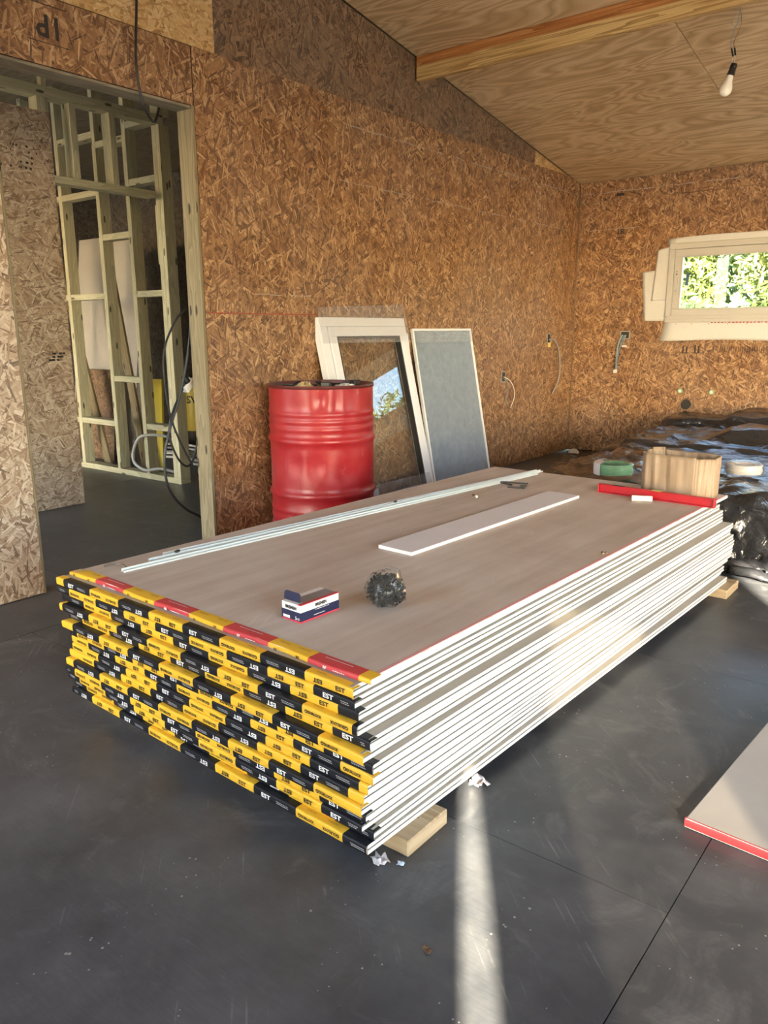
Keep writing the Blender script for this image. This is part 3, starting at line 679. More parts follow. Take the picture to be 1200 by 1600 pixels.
for k in range(1, 16):
    rx, ry, yaw, b1 = PAIR[k]; yaw = math.radians(yaw)
    ox, oy = rx - 1.2 * math.cos(yaw), ry - 1.2 * math.sin(yaw)
    if k == 1: lab = 'topmost yellow and black taped pair of plasterboards, right under the red-taped sheet'
    elif k == 15: lab = 'lowest taped pair of plasterboards in the pile, lying on the wooden bearers'
    elif k <= 8: lab = 'yellow and black taped pair of plasterboards, %s below the red-taped sheet' % ordn[k - 1]
    else: lab = 'yellow and black taped pair of plasterboards, %s up from the wooden bearers' % ordn[15 - k]
    t = thing('plasterboard_pair', lab, 'plasterboard', (ox, oy, Z0 + (15 - k) * T), yaw, 'plasterboard pairs in the pile')
    o = D.objects.new('sheet', ME_LO); link(o, t); o.location.y = .0048; o = D.objects.new('sheet', ME_HI); link(o, t); o.location = (0, .0048, TS / 2)
    r = random.Random(k); u0, u1 = -r.uniform(.004, .016), 1.2 + r.uniform(.0, .010)
    n0 = math.floor((u0 - b1) / SEG); cuts, kinds, segs = [u0], [], []
    i = n0
    while True:
        a = b1 + SEG * i; b = a + SEG; segs.append((a, b, i % 4)); kinds.append(1 if i % 2 == 0 else 0); i += 1
        if b >= u1: cuts.append(u1); break
        cuts.append(b)
    tp = make_tape(t, TS, cuts, kinds, ['tape_yellow', 'tape_black'], 100 + k, flap=.024)
    mb = MB(); zm = T * .5; fn = lambda a, b: (a, -.0030, b); ft = lambda a, b: (a, .013 + b, T + .0013)
    def inside(a, b): return a > 0.002 and b < 1.198
    for a, b, kd in segs:
        c = (a + b) / 2
        if kd == 0:
            if inside(a + .03, a + .075): word(mb, 'EST', fn, a + .046, zm + .0005, .0118, sx=1.3, m=0, bold=.03)
            for q in range(2):
                for d in range(7):
                    x = a + .082 + d * .0058 + (q * .002)
                    if inside(x, x + .006): bar(mb, fn, x, x + .0046, zm + .0012 - q * .0042, zm + .0032 - q * .0042, 2)
        elif kd == 2:
            if inside(b - .075, b - .03): word(mb, 'EST', fn, b - .046, zm - .0005, .0118, rot=True, sx=1.3, m=0, bold=.03)
            for q in range(2):
                for d in range(7):
                    x = a + .024 + d * .0058 + (q * .002)
                    if inside(x, x + .006): bar(mb, fn, x, x + .0046, zm + .0012 - q * .0042, zm + .0032 - q * .0042, 2)
        elif kd == 1:
            if inside(a + .008, a + .072): logo(mb, fn, a + .0135, zm, .0045, 1, 3); word(mb, 'DURLOCK', fn, a + .040, zm, .0078, sx=.88, m=1, bold=.04)
            if inside(b - .072, b - .008): logo(mb, fn, b - .0135, zm, .0045, 1, 3); word(mb, 'DURLOCK', fn, b - .040, zm, .0078, rot=True, sx=.88, m=1, bold=.04)
        else:
            if inside(a + .02, a + .055): word(mb, 'EST', fn, a + .040, zm, .0108, rot=True, sx=1.25, m=1, bold=.03)
            if inside(b - .055, b - .02): word(mb, 'EST', fn, b - .040, zm, .0108, sx=1.25, m=1, bold=.03)
        if kd % 2 == 1:
            for x in (a + .04, a + .107):
                if inside(x - .03, x + .03): word(mb, 'DURLOCK', ft, x, -.001, .0045, m=4, bold=.02)
    mb.build('lettering', ['ink_white', 'ink_black', 'ink_grey', 'tape_yellow', 'ink_faint'], tp)['kind'] = 'stuff'
# red-taped fire board on top
HT = Z0 + 15 * T
yaw = math.atan2(1.176 - 1.217, -.959 + 2.172); t = thing('fire_plasterboard', 'dusty brown top sheet of the pile with red and yellow end tape and pink edge', 'plasterboard', (-.959 - 1.2 * math.cos(yaw), 1.176 - 1.2 * math.sin(yaw), HT), yaw)
RFT = .0127
o = D.objects.new('sheet', sheet_mesh('sheet', 1.2, 2.4, RFT, False, ['board_paper', 'edge_paper', 'gypsum_core'], 1, False)); link(o, t)
MB().box(1.2 - .012, 1.2 - .0025, .02, 2.39, RFT - .0003, RFT + .0004).build('pink_edge_strip', 'pink_paper', t)
cuts = [-.012, .13, .28, .43, .58, .725, .885, 1.02, 1.17, 1.204]; kinds = [0, 1, 0, 1, 0, 1, 0, 1, 0]
tp = make_tape(t, RFT, cuts, kinds, ['tape_yellow', 'tape_red'], 77, flap=.034, droop=.006)
mb = MB(); fn = lambda a, b: (a, -.0085, b); ft = lambda a, b: (a, .020 + b, RFT + .0012)
for a, b, kd in zip(cuts[:-1], cuts[1:], kinds):
    if b - a < .05: continue
    c = (a + b) / 2
    if kd:
        word(mb, 'RF', fn, c - .02, RFT * .52, .0075, rot=(a < .5), m=0, bold=.03)
        for d in range(12): bar(mb, ft, a + .03 + d * .007, a + .0355 + d * .007, .001, .0035, 2)
        for d in range(6): bar(mb, fn, c + .005 + d * .006, c + .0098 + d * .006, RFT * .5 - .001, RFT * .5 + .001, 2)
    else:
        word(mb, 'RF', fn, a + .03, RFT * .5, .0075, rot=True, m=1, bold=.03); word(mb, 'RF', fn, b - .03, RFT * .5, .0075, m=1, bold=.03)
        word(mb, 'DURLOCK', ft, a + .035, .002, .0055, m=3); word(mb, 'DURLOCK', ft, b - .035, .002, .0055, m=3)
mb.build('lettering', ['ink_white', 'ink_black', 'carton_white', 'ink_faint'], tp)['kind'] = 'stuff'
TOP = HT + RFT
# bearers and scraps under the pile
for nm, x0, x1, ya, yb, lb in (('near', -2.165, -.885, 1.212, 1.368, 'weathered wooden bearer under the taped front end of the pile'), ('far', -2.1, -.80, 3.40, 3.585, 'wooden bearer under the far end of the pile')):
    o = MB().box(0, x1 - x0, 0, yb - ya, 0, Z0 - .0006).build('wooden_bearer', 'pine_block', loc=(x0, ya, 0), bevel=.003); tag(o, lb, 'timber')
def scrap(name, label, cat, loc, size, mat, seed, n=5):
    r = np.random.RandomState(seed); P = np.zeros((n, n, 3))
    for i in range(n):
        for j in range(n): P[i, j] = ((i / (n - 1) - .5) * size[0] + r.randn() * size[0] * .05, (j / (n - 1) - .5) * size[1] + r.randn() * size[1] * .05, .002 + abs(r.randn()) * size[2])
    o = MB().grid(P).build(name, mat, smooth=True, loc=loc, rot=(0, 0, r.rand() * 3)); o.modifiers.new('t', 'SOLIDIFY').thickness = .0006; return tag(o, label, cat)
scrap('paper_scrap', 'torn white paper under the near corner of the pile', 'scrap', (-.925, 1.165, .0005), (.04, .03, .006), 'white_paper', 1)
scrap('paper_scrap', 'curled white paper at the head of the bright light streak', 'scrap', (-.905, 1.545, .0005), (.05, .035, .012), 'white_paper', 2)
scrap('foil_scrap', 'tiny blue scrap on the floor beside the near wooden bearer', 'scrap', (-.885, 1.185, .0005), (.012, .016, .003), 'pale_blue', 3)
scrap('paper_scrap', 'small torn paper chip at the right edge of the top sheet', 'scrap', (-.94, 2.365, TOP + .0005), (.03, .02, .004), 'cardboard', 4)
scrap('dry_leaf', 'reddish dry leaf on the floor left of the light streak', 'leaf', (-.70, 1.02, .0005), (.018, .012, .003), 'rust', 5)

# second small pile: sawn red-taped boards on the right
t = thing('board_offcut', 'pale grey sawn plasterboard piece with red taped edge lying on the floor', 'plasterboard', (-.44, 1.692, .002), math.radians(-4))
o = D.objects.new('sheet', sheet_mesh('sheet', 1.2, .765, .0225, False, ['grey_board', 'grey_board', 'gypsum_core'], 0, False)); link(o, t)
make_tape(t, .0225, [-.001, .3, .6, .9, 1.2], [0, 0, 0, 0], ['tape_red'], 5, flap=.003)

# ------------------------------------------------------------------ things lying on the pile
def prof_strip(p0, p1, lab, mat='galvanised', w=.022, h=.010):
    a, b = Vector((*p0, TOP)), Vector((*p1, TOP)); d = (b - a); L = d.length
    t = thing('metal_profile', lab, 'profile', a, math.atan2(d.y, d.x), 'profiles on the pile')
    MB().box(0, L, -w / 2, w / 2, .0003, .0018).build('flange', mat, t); MB().box(0, L, w / 2 - .006, w / 2 - .0045, .002, h).build('web', mat, t); MB().box(0, L, -w / 2, -w / 2 + .0015, .002, h * .6).build('lip', mat, t)
prof_strip((-2.030, 1.303), (-1.789, 3.539), 'pale profile strip reaching nearest the taped end, rightmost of three')
prof_strip((-2.056, 1.418), (-1.805, 3.625), 'middle one of the three pale profile strips', w=.02)
prof_strip((-2.082, 1.492), (-1.829, 3.63), 'leftmost pale profile strip, nearest the drum side', w=.02, h=.008)
o = MB().prism([(-1.572, 1.979), (-1.428, 1.970), (-1.372, 3.128), (-1.522, 3.137)], 2, 0, .0125).build('plasterboard_strip', 'white_paper', loc=(0, 0, TOP + .0004), bevel=.0008); tag(o, 'long narrow whitish plasterboard strip lying across the pile', 'plasterboard')
mb = MB().tube([(-2.118, 1.296, TOP + .004), (-2.116, 1.318, TOP + .004), (-2.085, 1.338, TOP + .006), (-2.05, 1.33, TOP + .004), (-2.045, 1.312, TOP + .004)], .0016, 6)
tag(mb.build('wire_scrap', 'dark_steel', smooth=True), 'short bent dark wire by the ends of the profile strips', 'wire')
for i, (a, b, lb) in enumerate((((-1.82, 3.238), (-1.695, 3.273), 'thin steel rod beside the profiles, farthest of the rods'), ((-1.815, 3.222), (-1.741, 3.201), 'short steel rod touching the profile strip'), ((-1.735, 3.148), (-1.657, 3.169), 'short steel rod nearest the whitish board strip'), ((-1.70, 3.207), (-1.672, 3.216), 'stubby steel rod between the longer ones'))):
    tag(MB().tube([(*a, TOP + .0042), (*b, TOP + .0042)], .004, 8, smooth=False).build('steel_rod', 'dark_steel', smooth=True), lb, 'rod', 'loose rods on the pile')
t = thing('wall_plug', 'dark screw with a white plug lying on the pile', 'screw', (-1.765, 2.894, TOP + .006), math.atan2(-.025, .035))
MB().tube([(0, 0, 0), (.028, 0, 0)], .0042, 8, smooth=False).build('shank', 'dark_steel', t, smooth=True); MB().tube([(.028, 0, 0), (.043, 0, 0)], .0052, 8, smooth=False).build('plug', 'white_plastic', t, smooth=True)
for (x, y), lb in (((-2.046, 1.520), 'small black clip on the near ends of the profiles'), ((-1.934, 2.552), 'small black clip halfway along the profiles')):
    tag(MB().box(-.006, .006, -.011, .011, 0, .006).build('clip', 'black_plastic', loc=(x, y, TOP + .0105), rot=(0, 0, .5), bevel=.001), lb, 'clip')
# level
a = Vector((-1.362, 3.299, TOP)); b = Vector((-.850, 3.262, TOP)); L = (b - a).length
t = thing('spirit_level', 'red spirit level lying in front of the cardboard box', 'level', a, math.atan2(b.y - a.y, b.x - a.x))
mb = MB(); mb.box(.006, L - .006, 0, .024, .0004, .005); mb.box(.006, L - .006, 0, .024, .034, .039); mb.box(.006, L - .006, .009, .015, .005, .034); mb.build('body', 'level_red', t, bevel=.001)
MB().box(.0, .0058, -.001, .025, .0004, .040).build('end_cap', 'level_red', t, bevel=.0012); MB().box(L - .0058, L, -.001, .025, .0004, .040).build('end_cap', 'level_red', t, bevel=.0012)
MB().box(L * .48, L * .56, .003, .021, .0392, .0405).build('vial', 'vial', t, bevel=.0005); MB().box(.07, .12, .003, .021, .0392, .0402).build('vial', 'black_plastic', t, bevel=.0004)
d = Vector((-1.147 + 1.173, 3.303 - 3.202, 0)); d = Vector((.075, .035, 0))
t = thing('white_tube', 'short white plastic tube lying in front of the red level', 'tube', (-1.172, 3.212, TOP + .0125), math.atan2(d.y, d.x))
mb = MB(); P = [[(x, r * math.cos(q), r * math.sin(q)) for x, r in ((0, .009), (0, .012), (.083, .012), (.083, .009), (0, .009))] for q in [2 * PI * k / 20 for k in range(20)]]
mb.grid(np.array(P), 0, True).build('tube_wall', 'white_plastic', t, smooth=True)

# open carton
t = thing('cardboard_box', 'open crumpled brown cardboard box at the far corner of the pile', 'box', (-1.236, 3.462, TOP + .001), math.atan2(-.05, .316))
Wb, Db, Hb = .318, .150, .172
def carton_wall(x0, y0, x1, y1, seed, top=None, bulge=.008):
    r = np.random.RandomState(seed); nu, nv = 24, 10; P = np.zeros((nu, nv, 3)); nx, ny = (y1 - y0), -(x1 - x0); L = math.hypot(nx, ny); nx /= L; ny /= L; ph = r.rand(4) * 6
    for i in range(nu):
        for j in range(nv):
            u, v = i / (nu - 1), j / (nv - 1); h = Hb + (top(u) if top else 0)
            e = bulge * math.sin(PI * u) * (.3 + .7 * v) + .0025 * math.sin(17 * u + ph[0] + 2 * v) + .002 * math.sin(41 * u + ph[1]) + .0008 * r.randn()
            e *= min(1, 6 * min(u, 1 - u) + .02)
            P[i, j] = (x0 + (x1 - x0) * u + nx * e, y0 + (y1 - y0) * u + ny * e, h * v)
    o = MB().grid(P).build('side_panel', 'cardboard', t, smooth=True, angle=180); m = o.modifiers.new('t', 'SOLIDIFY'); m.thickness = .004; m.offset = 0; return o
c_ = .022
carton_wall(c_, 0, Wb - .06, 0, 1, lambda u: .0015 * math.sin(9 * u)); carton_wall(Wb - .06, 0, Wb, .06, 2, lambda u: -.004, .002); carton_wall(Wb, .06, Wb - .02, Db, 3, lambda u: .0, .003)
carton_wall(Wb - .02, Db, .04, Db, 4, lambda u: .002 * math.sin(7 * u), .004); carton_wall(.04, Db, 0, Db - .04, 5, lambda u: .012, .001); carton_wall(0, Db - .04, 0, .03, 6, lambda u: .004 * math.sin(6 * u), .002); carton_wall(0, .03, c_, 0, 7, None, .001)
MB().prism([(c_, 0), (Wb - .06, 0), (Wb, .06), (Wb - .02, Db), (.04, Db), (0, Db - .04), (0, .03)], 2, 0, .004).build('bottom', 'cardboard', t)

# screw carton
t = thing('screw_carton', 'small navy, white and red carton of screws with its end tab open', 'carton', (-1.364, 1.321, TOP + .0005), math.radians(-3))
bw_, bl_, bh = .069, .136, .047
mb = MB(); mb.box(0, bw_, 0, bl_, 0, bh, 0)
mb.build('body', ['carton_white'], t, bevel=.0008)
MB().box(-.0004, bw_ + .0004, -.0004, bl_ + .0004, .004, bh * .58).build('navy_band', 'navy', t); MB().box(-.0005, bw_ + .0005, -.0005, bl_ + .0005, .0002, .0042).build('red_foot_band', 'carton_red', t)
MB().box(bw_ - .010, bw_ + .0004, .0, bl_ + .0003, bh - .001, bh + .0006).build('red_top_band', 'carton_red', t); MB().box(.020, bw_ - .0105, .02, bl_ - .002, bh - .001, bh + .0005).build('window_panel', 'carton_grey', t)
mb = MB().prism([(.003, bh - .002), (bw_ - .006, bh - .002), (bw_ - .008, bh + .018), (bw_ - .014, bh + .022), (.010, bh + .022), (.003, bh + .017)], 1, .0005, .0016).build('end_tab', 'navy', t)
mb.rotation_euler = (-.12, 0, 0); mb.location = (0, .0, .006)
mb = MB(); f1 = lambda a, b: (a, -.0008, b); f2 = lambda a, b: (bw_ + .0008, a, b)
word(mb, 'BREMEN', f1, bw_ * .5, bh * .76, .0085, m=0, bold=.05); word(mb, 'BREMEN', f2, bl_ * .52, bh * .78, .0085, m=0, bold=.05)
for d in range(10): bar(mb, f2, .05 + d * .005, .054 + d * .005, bh * .50, bh * .53, 1); bar(mb, f2, .045 + d * .004, .0485 + d * .004, bh * .22, bh * .25, 1)
bar(mb, f1, .005, .030, .006, .013, 1); word(mb, '5', f1, .052, .011, .009, m=1); word(mb, '100', f1, .060, .010, .006, m=1)
mb.build('lettering', ['ink_black', 'ink_white'], t)['kind'] = 'stuff'

# clear bag of black screws
t = thing('bag_of_screws', 'ball of black screws wrapped in clear plastic on the pile', 'screws', (-1.205, 1.545, TOP + .003))
r = np.random.RandomState(8); mb = MB()
for k in range(420):
    dv = r.randn(3); dv /= np.linalg.norm(dv); rad = .042 * r.rand() ** .4
    c0 = Vector((dv[0] * rad * 1.12, dv[1] * rad, .044 + dv[2] * rad * .95)); ax = (Vector(dv) * r.uniform(-.2, 1) + Vector(r.randn(3)) * .5).normalized(); hl = .011
    p0, p1 = c0 - ax * hl, c0 + ax * hl
    if min(p0.z, p1.z) < .003: continue
    mb.tube([p0, p1], .0017, 5, smooth=False); mb.tube([p1, p1 + ax * .0018], .0040, 6, smooth=False)
o = mb.build('screws', 'screw_black', t); o['kind'] = 'stuff'
mb = MB(); ns, nr = 36, 20; P = np.zeros((ns, nr, 3))
for i in range(ns):
    for j in range(nr):
        a, b = 2 * PI * i / ns, -PI / 2 + PI * j / (nr - 1); q = .049 + .003 * math.sin(5 * a + 3 * b) + .003 * r.randn() * math.cos(b)
        P[i, j] = (1.1 * q * math.cos(a) * math.cos(b), q * math.sin(a) * math.cos(b), max(.0005, .046 + q * math.sin(b)) + (.012 * max(0, math.cos(a - .6)) if b > .6 else 0))
mb.grid(P, 0, True).build('plastic_wrap', 'bag_film', t, smooth=True, angle=180)

# ------------------------------------------------------------------ red drum
t = thing('oil_drum', 'dented glossy red steel drum standing against the wall', 'drum', (-2.905, 3.165, .001))
RD = .282; pr = [(RD - .004, .0), (RD + .004, .004), (RD + .004, .016), (RD - .001, .022)]
def rib(z, h, a): return [(RD, z - h), (RD + a * .5, z - h * .55), (RD + a, z), (RD + a * .5, z + h * .55), (RD, z + h)]
pr += [(RD, .06)] + rib(.10, .018, .005) + rib(.145, .018, .005) + rib(.19, .018, .005) + [(RD, .23)] + rib(.275, .024, .013) + [(RD, .34), (RD, .40), (RD, .46), (RD, .52)] + rib(.565, .024, .013) + rib(.628, .016, .005) + rib(.668, .016, .005) + rib(.706, .016, .005) + [(RD, .75), (RD, .79), (RD, .82), (RD, .838)]
pr2 = []                                              # resample for dents
for (a, b), (c, e) in zip(pr[:-1], pr[1:]):
    n = max(1, int((e - b) / .018)); pr2 += [(a + (c - a) * k / n, b + (e - b) * k / n) for k in range(n)]
pr2.append(pr[-1])
dents = [(-.95, .43, .16, .06, .055), (-.35, .40, .20, .05, .04), (-1.35, .44, .13, .05, .035), (-.85, .78, .09, .05, .06), (-.55, .77, .06, .06, .045), (-.62, .79, .03, .05, -.02), (-1.3, .76, .2, .05, .012), (-.25, .78, .08, .05, .025), (-1.75, .42, .2, .06, .018), (-1.5, .33, .15, .03, .012)]
def dent(a, z):
    f = 1.0
    for da, dz, wa, wz, dep in dents:
        e = (a - (da % (2 * PI)) + PI) % (2 * PI) - PI; f -= dep * math.exp(-(e / wa) ** 2 - ((z - dz) / wz) ** 2)
    return f + .0015 * math.sin(7 * a + 20 * z)
MB().lathe(pr2, 96, dent=dent).build('shell', 'drum_red', t, smooth=True, angle=60)
mb = MB(); mb.lathe([(RD - .010, .836), (RD + .004, .836), (RD + .007, .844), (RD + .004, .853), (RD - .006, .853), (RD - .010, .836)], 72); mb.build('rim', 'drum_rim', t, smooth=True)
MB().lathe([(.001, .828), (RD - .012, .828), (RD - .008, .842)], 64).build('lid', 'rust', t, smooth=True)
r = random.Random(6)
dx, dy, dz = -2.905, 3.165, .830
for i, (ox, oy, lb) in enumerate(((-.02, -.13, 'tangle of thin dark cable on the drum lid, left of the pliers'), (.06, .03, 'loose dark cable curled over the middle of the drum lid'))):
    pts = [(dx + ox + r.uniform(-.10, .10), dy + oy + r.uniform(-.09, .09), dz + .006 + .028 * r.random()) for k in range(14)]
    tag(MB().tube(pts, .0045, 6, 5).build('cable_scrap', 'cable_black', smooth=True), lb, 'cable', 'cable scraps on the drum')
for i, (ox, oy, s_, lb) in enumerate(((.15, -.125, .8, 'black plastic block on the left of the drum lid'), (.17, .085, .8, 'black plastic block at the right front of the drum lid'))):
    tag(MB().box(-.03 * s_, .03 * s_, -.022, .022, 0, .042).build('plastic_block', 'black_plastic', loc=(dx + ox, dy + oy, dz), rot=(0, 0, .5 + i), bevel=.004), lb, 'scrap')
def lump(name, label, cat, loc, rad, h, mat, seed):
    r_ = np.random.RandomState(seed); P = np.zeros((18, 8, 3))
    for i in range(18):
        for j in range(8):
            a = 2 * PI * i / 18; b = j / 7 * PI / 2; q = rad * (1 + .22 * math.sin(3 * a + seed) + .12 * r_.randn() * (j < 7)); P[i, j] = (q * math.cos(a) * math.cos(b), .7 * q * math.sin(a) * math.cos(b), h * math.sin(b) * (1 + (.15 * r_.randn() if j < 7 else 0)))
    return tag(MB().grid(P, 0, True).build(name, mat, smooth=True, loc=loc), label, cat)
lump('rag', 'stained tan rag on the drum lid near its left rim', 'rag', (dx + .06, dy - .185, dz), .06, .038, 'rag', 2)
lump('rag', 'pale crumpled rag on the front of the drum lid', 'rag', (dx + .20, dy - .03, dz), .06, .03, 'membrane', 5)

# ------------------------------------------------------------------ leaning sash and insect screen
a = math.atan2(.285, 1.205); Hs = 1.238
t = thing('window_sash', 'white window sash wrapped in clear plastic leaning behind the red drum', 'window sash', (-2.915, 3.466, .004), rot=(0, -a, 0))
def fr2(mb, y0, y1, z0, z1, wl0, wr0, wb, wt, xa, xb):
    mb.box(xa, xb, y0, y1, z0, z0 + wb); mb.box(xa, xb, y0, y1, z1 - wt, z1); mb.box(xa, xb, y0, y0 + wl0, z0 + wb, z1 - wt); mb.box(xa, xb, y1 - wr0, y1, z0 + wb, z1 - wt)
LW = .852
mb = MB(); fr2(mb, 0, LW, 0, Hs, .068, .046, .06, .055, -.05, .0); mb.build('outer_frame', 'pvc_white', t, bevel=.003)
mb = MB(); fr2(mb, .074, LW - .048, .063, Hs - .058, .062, .046, .062, .060, -.046, .008); mb.build('inner_frame', 'pvc_white', t, bevel=.003)
mb = MB(); fr2(mb, .136, LW - .094, .125, Hs - .118, .006, .010, .006, .008, -.03, .0085); mb.build('gasket', 'black_plastic', t)
mb = MB(); MB().box(-.024, -.020, .138, LW - .10, .128, Hs - .122).build('glass_pane', 'double_glass', t)
rr_ = np.random.RandomState(3)
def film(parent, y0, y1, z0, z1, x, amp, seed, nm='plastic_wrap', tilt=0.):
    r_ = np.random.RandomState(seed); P = np.zeros((22, 10, 3)); ph = r_.rand(4) * 6
    for i in range(22):
        for j in range(10):
            u, v = i / 21, j / 9; P[i, j] = (x + amp * abs(math.sin(7 * u + ph[0] + 4 * v) + .6 * math.sin(19 * u - 9 * v + ph[1])), y0 + (y1 - y0) * u, z0 + (z1 - z0) * v + tilt * u * v)
    return MB().grid(P).build(nm, 'clear_film', parent, smooth=True, angle=180)
film(t, -.004, LW + .004, Hs - .16, Hs + .055, .0125, .004, 4, tilt=.03)
film(t, .10, LW - .05, .02, .20, .0125, .006, 5)
MB().box(.012, .016, .14, .24, .10, .18).build('corner_guard', 'pale_blue', t, bevel=.001)
a = math.atan2(.215, 1.13)
t = thing('insect_screen', 'grey insect screen in a slim white frame leaning beside the sash', 'screen', (-2.982, 4.412, .004), rot=(0, -a, 0))
SW_, SH = .752, 1.157
mb = MB(); fr2(mb, 0, SW_, 0, SH, .016, .012, .016, .016, -.022, 0); mb.build('frame', 'pvc_white', t, bevel=.002)
MB().box(-.013, -.012, .017, SW_ - .013, .017, SH - .017).build('mesh', 'insect_mesh', t)
film(t, .018, SW_ - .014, SH - .10, SH - .018, .002, .003, 9, 'film_strip')
t = thing('frame_rail', 'slim white frame rail standing between the sash and the screen', 'frame', (-3.03, 4.335, .004), rot=(0, -math.atan2(.17, 1.10), 0)); MB().box(-.02, 0, .0, .03, 0, 1.12).build('rail', 'pvc_white', t, bevel=.002)

# ------------------------------------------------------------------ black sheeting over the far pile (small cloth relaxation)
boxes = [(-1.98, .75, 3.86, 5.5, .345), (-2.05, .75, 5.3, 6.9, .37), (-2.12, -1.5, 6.35, 6.93, .415), (-1.42, -1.0, 5.55, 6.1, .455), (-1.6, .7, 6.3, 6.93, .47), (-.55, .2, 5.0, 5.6, .44), (-.98, .7, 3.84, 4.4, .36), (-2.45, -2.0, 5.9, 6.9, .20)]
def drape():
    nx, ny = 112, 104; HANG = .50; YE = 3.80
    sx_ = np.linspace(0, 1, nx); sv = np.linspace(0, HANG + (B - .03 - YE) * 1.03, ny); U_, V_ = np.meshgrid(sx_, sv, indexing='ij')
    Y_ = np.where(V_ < HANG, YE - .035 - .02 * np.sin(40 * U_), YE + (V_ - HANG) / 1.03); Z_ = np.where(V_ < HANG, .52 - (HANG - V_), .54)
    xl = -2.35 - .80 * np.clip((Y_ - 4.2) / 2.6, 0, 1); xr = 1.0; X_ = xl + (xr - xl) * U_
    rs = np.random.RandomState(21); per = np.zeros_like(X_)
    for k in range(40):
        kx, ky, ph, am = rs.randn() * 7, rs.randn() * 7, rs.rand() * 6, rs.rand(); per += am * np.sin(kx * X_ + ky * V_ + ph)
    per /= per.std(); flat = V_ >= HANG
    Z_ = Z_ + .012 * per * flat; Y_ = Y_ - .015 * np.abs(per) * (~flat)
    p = np.stack([X_, Y_, Z_], -1); q = p.copy(); sl_ = 1.045 * (1 + .018 * per)
    dxr = (xr - xl) / (nx - 1) * sl_; dyr = (sv[1] - sv[0]) * sl_; s = np.s_; pairs = []
    for o in (0, 1):
        for A, B_, R_ in ((s[o:nx - 1:2, :], s[o + 1:nx:2, :], dxr), (s[:, o:ny - 1:2], s[:, o + 1:ny:2], dyr)):
            pairs.append((A, B_, R_[A][..., None]))
        for A, B_ in ((s[o:nx - 1:2, :-1], s[o + 1:nx:2, 1:]), (s[o:nx - 1:2, 1:], s[o + 1:nx:2, :-1])):
            d0 = np.linalg.norm(p[B_] - p[A], axis=-1) * 1.045; d0 = np.minimum(d0, np.hypot(dxr, dyr)[A] * 1.15); pairs.append((A, B_, d0[..., None]))
    for it in range(130):
        v = (p - q) * .88; v[..., :2] *= .8; q = p.copy(); p += v; p[..., 2] -= .0022
        for rep_ in range(5):
            for a_, b_, r_ in pairs:
                A = p[a_]; Bp = p[b_]; d = Bp - A; L = np.linalg.norm(d, axis=-1, keepdims=True) + 1e-9
                c = d * (1 - r_ / L) * .5; c *= np.where(L > r_, .95, .6); A += c; Bp -= c
            for (bx0, bx1, by0, by1, h) in boxes:
                e = .006; ins = (p[..., 0] > bx0 - e) & (p[..., 0] < bx1 + e) & (p[..., 1] > by0 - e) & (p[..., 1] < by1 + e) & (p[..., 2] < h + e)
                if not ins.any(): continue
                w = p[ins]; pen = np.stack([h + e - w[:, 2], w[:, 0] - bx0 + e, bx1 + e - w[:, 0], w[:, 1] - by0 + e, by1 + e - w[:, 1]], 1); k = pen.argmin(1)
                for m_, (ax, sg) in enumerate(((2, 1), (0, -1), (0, 1), (1, -1), (1, 1))): sel = k == m_; w[sel, ax] += sg * pen[sel, m_]
                p[ins] = w
            p[..., 0] = np.clip(p[..., 0], -3.19, 1.5); p[..., 1] = np.clip(p[..., 1], 3.625, B - .012); p[..., 2] = np.maximum(p[..., 2], .006)
    return p
Pc = drape()
def upsample(P, k):
    for ax in (0, 1):
        n = P.shape[ax]; x = np.linspace(0, n - 1, (n - 1) * k + 1); i = np.clip(x.astype(int), 0, n - 2); f = (x - i); sh = [1, 1, 1]; sh[ax] = -1; f = f.reshape(sh)
        g_ = lambda o: np.take(P, np.clip(i + o, 0, n - 1), axis=ax)
        a, b, c, d = g_(-1), g_(0), g_(1), g_(2); P = .5 * (2 * b + (c - a) * f + (2 * a - 5 * b + 4 * c - d) * f ** 2 + (3 * b - a - 3 * c + d) * f ** 3)
    return P
def vnoise(x, y, seed):
    g_ = np.random.RandomState(seed).rand(64, 64); i, j = np.floor(x).astype(int), np.floor(y).astype(int); f, h = x - i, y - j; f = f * f * (3 - 2 * f); h = h * h * (3 - 2 * h)
    q = lambda a, b: g_[(i + a) % 64, (j + b) % 64]
    return (q(0, 0) * (1 - f) + q(1, 0) * f) * (1 - h) + (q(0, 1) * (1 - f) + q(1, 1) * f) * h
Pf = upsample(Pc, 3); mu, mv = np.meshgrid(np.linspace(0, 4.0, Pf.shape[0]), np.linspace(0, 3.7, Pf.shape[1]), indexing='ij')
nrm = np.cross(np.gradient(Pf, axis=0), np.gradient(Pf, axis=1)); nrm /= np.linalg.norm(nrm, axis=-1, keepdims=True) + 1e-9
wx = mu + .35 * (vnoise(mu * 1.7, mv * 1.7, 1) - .5); wy = mv + .35 * (vnoise(mu * 1.7, mv * 1.7, 2) - .5); dsp = np.zeros_like(mu)
for sd, ang, fu, fv, am in ((3, .5, 2.2, 5.5, .030), (4, -.7, 3.0, 8.0, .022), (5, 1.3, 5., 11., .012), (6, .1, 9., 15., .006), (7, .9, 22., 26., .0025)):
    a_, b_ = wx * math.cos(ang) + wy * math.sin(ang), wy * math.cos(ang) - wx * math.sin(ang); dsp += am * (1 - np.abs(2 * vnoise(a_ * fu + 7, b_ * fv + 3, sd) - 1))
dsp -= dsp.mean() * .8; sg = np.where(nrm[..., 2:3] < -.05, -1, 1); Pf = Pf + nrm * sg * np.maximum(dsp, -.004)[..., None]; Pf[..., 2] = np.maximum(Pf[..., 2], .004); Pf[..., 1] = np.clip(Pf[..., 1], 3.60, B - .006); Pf[..., 0] = np.maximum(Pf[..., 0], -3.205)
